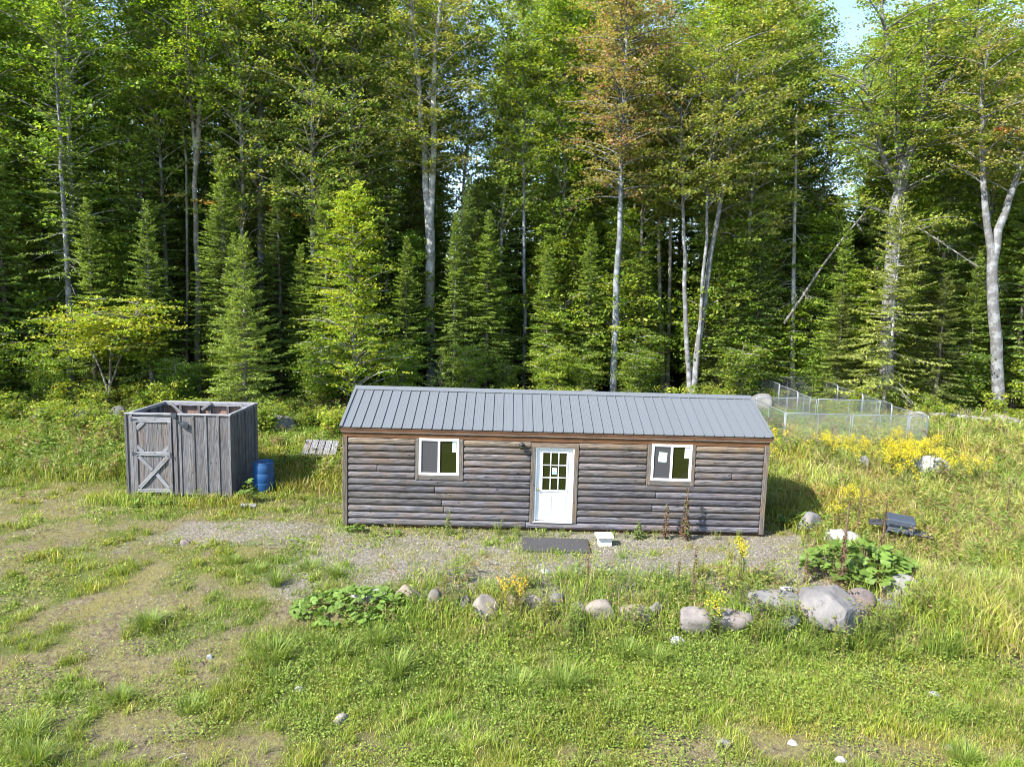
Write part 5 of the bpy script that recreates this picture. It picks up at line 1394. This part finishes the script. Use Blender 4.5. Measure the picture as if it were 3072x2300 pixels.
def goldenrod(seed, ns=9, H=.95, spread=.35, bloom=1.0):
    r = np.random.default_rng(seed); st_ = MB(); lv = MB(); fl = MB()
    for k in range(ns):
        a = r.uniform(0, 6.28); b = np.array([math.cos(a), math.sin(a), 0]) * r.uniform(0, spread); h = H * r.uniform(.75, 1.1)
        tip = b * 1.5 + [r.normal() * .05, r.normal() * .05, h]
        st_.tube([b, (b + tip) / 2 + [0, 0, .02], tip], [.008, .006, .003], 3)
        n = 26; f = r.uniform(.15, .9, n); an = r.uniform(0, 6.28, n); C = b + (tip - b) * f[:, None]
        U = np.stack([np.cos(an), np.sin(an), r.uniform(0, .6, n)], 1); U /= np.linalg.norm(U, axis=1, keepdims=True); C = C + U * .05
        N = np.array([0, 0, 1.]) + r.normal(size=(n, 3)) * .2; N -= U * (N * U).sum(1, keepdims=True); N /= np.linalg.norm(N, axis=1, keepdims=True)
        lv.cards(C, U, np.cross(N, U), N, r.uniform(.09, .15, n), np.full(n, .028), .1, np.array([.16, .23, .04]) * r.uniform(.7, 1.25, (n, 1)))
        n = int(46 * bloom)
        if n:
            an = r.uniform(0, 6.28, n); rad = r.uniform(.0, .11, n); C = tip + np.stack([np.cos(an) * rad, np.sin(an) * rad, r.uniform(-.17, .06, n) - rad * .3], 1)
            N = r.normal(size=(n, 3)) + [0, 0, .8]; N /= np.linalg.norm(N, axis=1, keepdims=True); U = np.cross(N, r.normal(size=(n, 3))); U /= np.linalg.norm(U, axis=1, keepdims=True)
            fl.cards(C, U, np.cross(N, U), N, r.uniform(.025, .05, n), r.uniform(.02, .035, n), .1, np.array([.56, .47, .02]) * r.uniform(.75, 1.15, (n, 1)))
    out = [('stem', st_.mesh('stem'), 'grass'), ('foliage', lv.mesh('foliage'), 'grass')]
    if bloom: out.append(('flower_plume', fl.mesh('flower_plume'), 'yellow'))
    for nme, me, mt in out: me.materials.append(M[mt if nme != 'stem' else 'twig'])
    return out
gold = [goldenrod(s, 9, .95) for s in (1, 2)]
herb = goldenrod(9, 7, .75, .25, 0)
def plant(proto, name, x, y, s, label, cat, group=None, tint=(1, 1, 1)):
    root = obj(name, None, loc=(x, y, float(th(x, y)) - .02), rot=(0, 0, (x * 7.3 + y * 3.1) % 6.28), scale=(s, s, s), label=label, cat=cat, group=group)
    for nme, me, mt in proto: obj(nme, me, root, tint=tint, kind='stuff' if nme == 'flower_plume' else None)
    return root
plant(goldenrod(21, 5, 1.0, .12, 1.4), 'goldenrod', 5.45, 14.75, 1., 'single yellow goldenrod in flower on the gravel above the stones', 'goldenrod')
plant(goldenrod(22, 8, .8, .2, .5), 'goldenrod', .25, 12.95, 1., 'goldenrod clump with a few orange-yellow heads in front of the cracked stone', 'goldenrod', tint=(1.2, .85, .8))
plant(goldenrod(23, 8, .9, .2, .5), 'goldenrod', 4.2, 12.65, .95, 'leafy goldenrod growing between the pale squarish stone and the pinkish stone', 'goldenrod')
plant(goldenrod(24, 7, .7, .2, .5), 'goldenrod', 9.5, 18.6, 1., 'goldenrod flowering above the bright white slab rock', 'goldenrod')
r5 = np.random.default_rng(12)
gsp = [(14.6 + r5.normal() * 1.1, 24.1 + r5.normal() * .7) for _ in range(15)] + [(12.6 + r5.normal() * .9, 26.0 + r5.normal() * .5) for _ in range(3)] + [(15.5 + r5.normal() * 1.0, 25.6 + r5.normal() * .5) for _ in range(4)] + [(9.4, 24.6), (10.3, 25.6), (13.2, 22.2), (10.2, 19.4)]
for i, (x, y) in enumerate(gsp):
    plant(gold[i % 2], 'goldenrod', x, y, 1.0 + .2 * r5.random(), 'tall goldenrod with yellow plumes in the rough meadow', 'goldenrod', 'goldenrods of the meadow')
hp = [(7.6, 15.8), (8.3, 15.6), (7.9, 15.0), (8.9, 15.2), (9.2, 16.3), (8.0, 19.9), (8.8, 20.2), (7.9, 21.0), (-.9, 13.1), (.9, 12.8), (1.4, 12.75), (2.6, 12.6), (5.1, 12.9), (5.6, 12.85), (6.1, 12.55), (6.5, 12.3), (7.1, 12.5), (4.9, 13.2), (-1.2, 13.6), (3.2, 13.2), (7.9, 12.9), (8.6, 13.3), (.1, 12.5), (1.35, 12.5), (4.9, 12.5), (5.4, 12.5), (7.4, 12.7), (.5, 13.9), (2.6, 14.0), (3.5, 14.3), (5.0, 14.0), (6.0, 14.6), (-1.0, 14.3), (4.5, 14.8)]
for i, (x, y) in enumerate(hp):
    plant(herb, 'leafy_weed', x, y, .65 + .25 * r5.random(), 'leafy green weed growing along the row of stones', 'weed', 'weeds along the stone row', tint=(1.1, .95, .8) if i % 3 == 0 else (1, 1, 1))
wp = [(-3.9, 17.6, .35), (-2.9, 17.7, .3), (-.1, 17.55, .55), (.35, 17.5, .45), (1.0, 17.6, .3), (1.6, 17.55, .35), (3.3, 17.6, .3), (4.1, 17.55, .4), (5.0, 17.6, .45), (5.7, 17.6, .4), (6.3, 17.65, .45), (-10.8, 19.5, .5), (-9.9, 19.4, .6), (-9.0, 19.5, .65), (-8.4, 19.6, .5), (-10.4, 19.2, .5)]
for x, y, s in wp:
    plant(herb, 'wall_weed', x, y, s, 'small green weed at the foot of a plank wall', 'weed', 'weeds at the foot of the walls', tint=(1.2, 1.15, 1.))

def mullein(seed, H, r0, leafy=.5, brown=True):
    r = np.random.default_rng(seed); st_ = MB(); lv = MB()
    st_.tube([(0, 0, -.05), (r.normal() * .02, .0, H * .5), (r.normal() * .04, 0, H)], [r0, r0 * .9, r0 * .4], 6, True)
    n = int(150 * H); f = r.uniform(.05, 1, n); a = r.uniform(0, 6.28, n); l = (.05 + .14 * (1 - f) * leafy)
    U = np.stack([np.cos(a), np.sin(a), r.uniform(-.6, .3, n)], 1); U /= np.linalg.norm(U, axis=1, keepdims=True); C = np.stack([np.zeros(n), np.zeros(n), f * H], 1) + U * l[:, None] * .6
    N = r.normal(size=(n, 3)) * .5 + [0, 0, 1]; N -= U * (N * U).sum(1, keepdims=True); N /= np.linalg.norm(N, axis=1, keepdims=True)
    c = np.where((r.random((n, 1)) < (.85 if brown else .05)), [.14, .085, .05], [.14, .19, .05]) * r.uniform(.6, 1.3, (n, 1))
    lv.cards(C, U, np.cross(N, U), N, l, l * .45, .2, c)
    out = [('stem', st_.mesh('stem'), 'twig'), ('foliage', lv.mesh('foliage'), 'grass')]
    for nme, me, mt in out: me.materials.append(M[mt])
    return out
for i, (x, y, H, r0, lf, br, lb) in enumerate(((4.85, 17.55, 1.45, .018, .9, True, 'tall brown dried mullein against the wall below the second window'), (4.35, 17.6, 1.0, .014, .7, True, 'shorter brown dried stalk left of the tall dried mullein at the wall'), (3.6, 17.55, .55, .01, 1., False, 'short green leafy weed against the wall right of the block step'),
        (-1.45, 17.5, .7, .01, .6, False, 'pale green stalk against the wall below the first window'), (4.04, 13.7, 1.15, .008, .1, True, 'thin brown stalk standing among the stones near the pale squarish stone'), (3.75, 13.9, .9, .006, .1, True, 'thin dry stalk just behind the pale squarish stone'), (6.85, 14.7, .75, .01, .2, True, 'short dark dry stalk on the gravel left of the broad leaves'), (1.8, 13.6, 1.25, .008, .1, True, 'single thin dark stalk rising before the gravel yard'),
        (7.45, 14.3, 2.0, .03, .5, True, 'tallest brown mullein standing behind the big boulder'), (8.95, 15.5, 1.75, .024, .3, True, 'tall thin mullein between the broad leaves and the grill'), (9.7, 18.0, 1.5, .012, .2, True, 'brown weed stalk left of the gas grill'), (14.9, 19.5, 1.2, .012, .2, True, 'dry brown stalk alone in the meadow'))):
    plant(mullein(40 + i, H, r0, lf, br), 'mullein_stalk', x, y, 1., lb, 'stalk')

# broad-leaved coltsfoot patches, each leaf its own
lm = []
for i in range(3):
    m = MB(); n = 9; a = np.linspace(.35, 2 * np.pi - .35, n) + .0
    rad = 1 + .08 * np.cos(a * 5 + i); V = [(0, 0, 0)] + [(math.cos(t) * q, math.sin(t) * q, -.10 + .16 * ((k + i) % 2) - .1 * abs(math.sin(t))) for k, (t, q) in enumerate(zip(a, rad))]
    m.add(V, None, [(0, k, k + 1) for k in range(1, n)], np.array([.125, .20, .035]))
    me = m.mesh('leaf'); me.materials.append(M['grass']); lm.append(me)
def coltsfoot(x, y, rx, ry, n, label, seed, hmax=.28, size=.085):
    r = np.random.default_rng(seed)
    root = obj('coltsfoot_patch', None, loc=(x, y, float(th(x, y))), label=label, cat='plant')
    m = MB()
    for k in range(n):
        a = r.uniform(0, 6.28); q = math.sqrt(r.random()); dx, dy = math.cos(a) * rx * q, math.sin(a) * ry * q
        z = float(th(x + dx, y + dy)) - float(th(x, y)); h = hmax * (1.05 - .6 * q ** 2) * r.uniform(.5, 1.1); s = size * r.uniform(.65, 1.3)
        m.tube([(dx * .9, dy * .9, z - .02), (dx, dy, z + h)], [.005, .004], 3)
        obj('leaf', lm[k % 3], root, (dx, dy, z + h), (r.normal() * .35 + .12, r.normal() * .35, r.uniform(0, 6.28)), (s, s, s), tint=tuple(np.array([1, 1, 1]) * r.uniform(.75, 1.3)))
    o = obj('stalks', m.mesh('stalks'), root, mat=M['twig'], kind='stuff')
coltsfoot(-3.05, 13.15, 1.15, .62, 190, 'broad patch of round green leaves round the flat white stone', 1)
coltsfoot(8.25, 15.1, 1.3, 1.05, 270, 'tall mass of large round leaves behind the big boulder', 2, .75, .115)
coltsfoot(-3.85, 17.55, .32, .14, 22, 'small clump of round leaves at the cabin corner', 3, .2, .08)
coltsfoot(-2.9, 17.35, .3, .12, 12, 'few round leaves in front of the lowest log', 4, .12, .07)
coltsfoot(-10.2, 19.2, .9, .35, 46, 'pale round leaves at the foot of the shed door', 5, .18, .08)
coltsfoot(8.6, 18.7, .8, .6, 60, 'round leaves growing in the shadow at the cabin end', 6, .35, .11)
coltsfoot(-7.55, 19.6, .25, .2, 26, 'upright leafy burdock between the shed corner and the barrel', 7, .75, .09)
# dry stick
m = MB(); a = np.linspace(1.7, 3.6, 9); m.tube(np.stack([np.cos(a) * .3, np.sin(a) * .3, np.full(9, .03)], 1), .006, 4, True)
obj('dry_stick', m.mesh('dry_stick'), loc=(-4.4, 8.75, float(th(-4.4, 8.75)) + .03), mat=M['dead'], label='thin curved bleached stick lying on the lawn', cat='stick')
me = bevel_box('plank_scrap', .42, .2, .04, .006)
obj('plank_scrap', me, loc=(-7.35, 19.15, float(th(-7.35, 19.15)) + .08), rot=(R(6), R(4), R(12)), mat=M['plank_h'], label='scrap of grey board lying before the barrel', cat='board', tint=(1.2, 1.2, 1.2))
print('TRIS', sum(len(m_.loops) - 2 * len(m_.polygons) for m_ in bpy.data.meshes), 'objs', len(bpy.data.objects))

# ------------------------------------------------------------------ labels that single out the repeats
ORD = ['', 'second ', 'third ', 'fourth ', 'fifth ', 'sixth ', 'seventh ', 'eighth ', 'ninth ', 'tenth ', 'eleventh ', 'twelfth ']
EDGE = [(-.64, 'bare-stemmed spruce'), (-.555, 'yellow maple sapling'), (-.45, 'twin maple'), (-.365, 'young spruce'), (-.23, 'layered young beech'), (-.113, 'pale forked ash'), (.025, 'thin grey trunk'), (.158, 'pink maple'),
        (.235, 'brown twin trunks'), (.275, 'many-stemmed maple'), (.415, 'bare dead conifer'), (.555, 'great maple'), (.715, 'Y-forked tree')]
ADJ = {'maple_tree': 'leafy maple', 'ash_tree': 'slim ash', 'spruce_tree': 'dark spruce', 'hemlock_tree': 'olive hemlock', 'young_tree': 'bushy young tree', 'beech_tree': 'middle-sized beech', 'shrub': 'low leafy shrub'}
def kind_of(o): return o.name.split('.')[0]
groups = {}
for o in list(bpy.data.objects):
    k = kind_of(o)
    if k in ADJ and 'group' in o.keys() and o.parent is None and (o.location.y < 46.5):
        u = o.location.x / o.location.y
        i = sum(1 for e in EDGE if e[0] < u)
        place = f'left of the {EDGE[0][1]}' if i == 0 else f'right of the {EDGE[-1][1]}' if i == len(EDGE) else f'between the {EDGE[i - 1][1]} and the {EDGE[i][1]}'
        groups.setdefault((k, place), []).append(o)
for (k, place), os_ in groups.items():
    os_.sort(key=lambda o: o.location.y)
    for i, o in enumerate(os_):
        if i < len(ORD):
            o['label'] = (f'{ADJ[k]} {place}' if len(os_) == 1 else f'{ORD[i] or "front "}{ADJ[k]} back {place}' if i else f'front {ADJ[k]} {place}')
MARKS = [((-2.7, 13.55), 'flat white stone'), ((-.28, 13.0), 'cracked tan stone'), ((2.05, 13.0), 'blocky tan stone'), ((3.78, 12.75), 'pale squarish stone'), ((6.75, 13.2), 'big granite boulder'), ((-2.46, 9.98), 'rounded grey lawn stone'),
         ((3.42, 9.62), 'flat grey lawn stone'), ((10.45, 17.45), 'gas grill'), ((-4.4, 8.75), 'curved bleached stick'), ((-7.84, 16.3), 'pinkish flat stone'), ((15.6, 24.3), 'white meadow boulder'), ((17.4, 28.4), 'kennel gate'), ((12.0, 28.3), 'kennel corner post'),
         ((-9.8, 20), 'roofless shed'), ((1.35, 17.6), 'white door'), ((5.1, 17.6), 'dried wall mullein'), ((-4.2, 17.6), 'cabin corner by the round leaves'), ((7.55, 11.05), 'bare lawn patch'), ((8.85, 17.25), 'bright slab rock'), ((-3.34, 10.75), 'small white lawn stone'), ((-5.2, 11.6), 'tiny stone in the clover')]
WHAT = {'grass_clump': 'clump of long grass', 'goldenrod': 'tall flowering goldenrod', 'leafy_weed': 'leafy green weed', 'wall_weed': 'small wall-foot weed'}
groups = {}
for o in list(bpy.data.objects):
    k = kind_of(o)
    if k in WHAT and 'group' in o.keys() and o.parent is None:
        d, nm = min((math.hypot(o.location.x - p[0], o.location.y - p[1]), n) for p, n in MARKS)
        groups.setdefault((k, nm), []).append((d, o.name))
for (k, nm), rows_ in groups.items():
    rows_.sort()
    for i, (d, on) in enumerate(rows_):
        if i < len(ORD): bpy.data.objects[on]['label'] = f'{WHAT[k]} by the {nm}' if len(rows_) == 1 else f'{WHAT[k]} {ORD[i]}nearest to the {nm}'
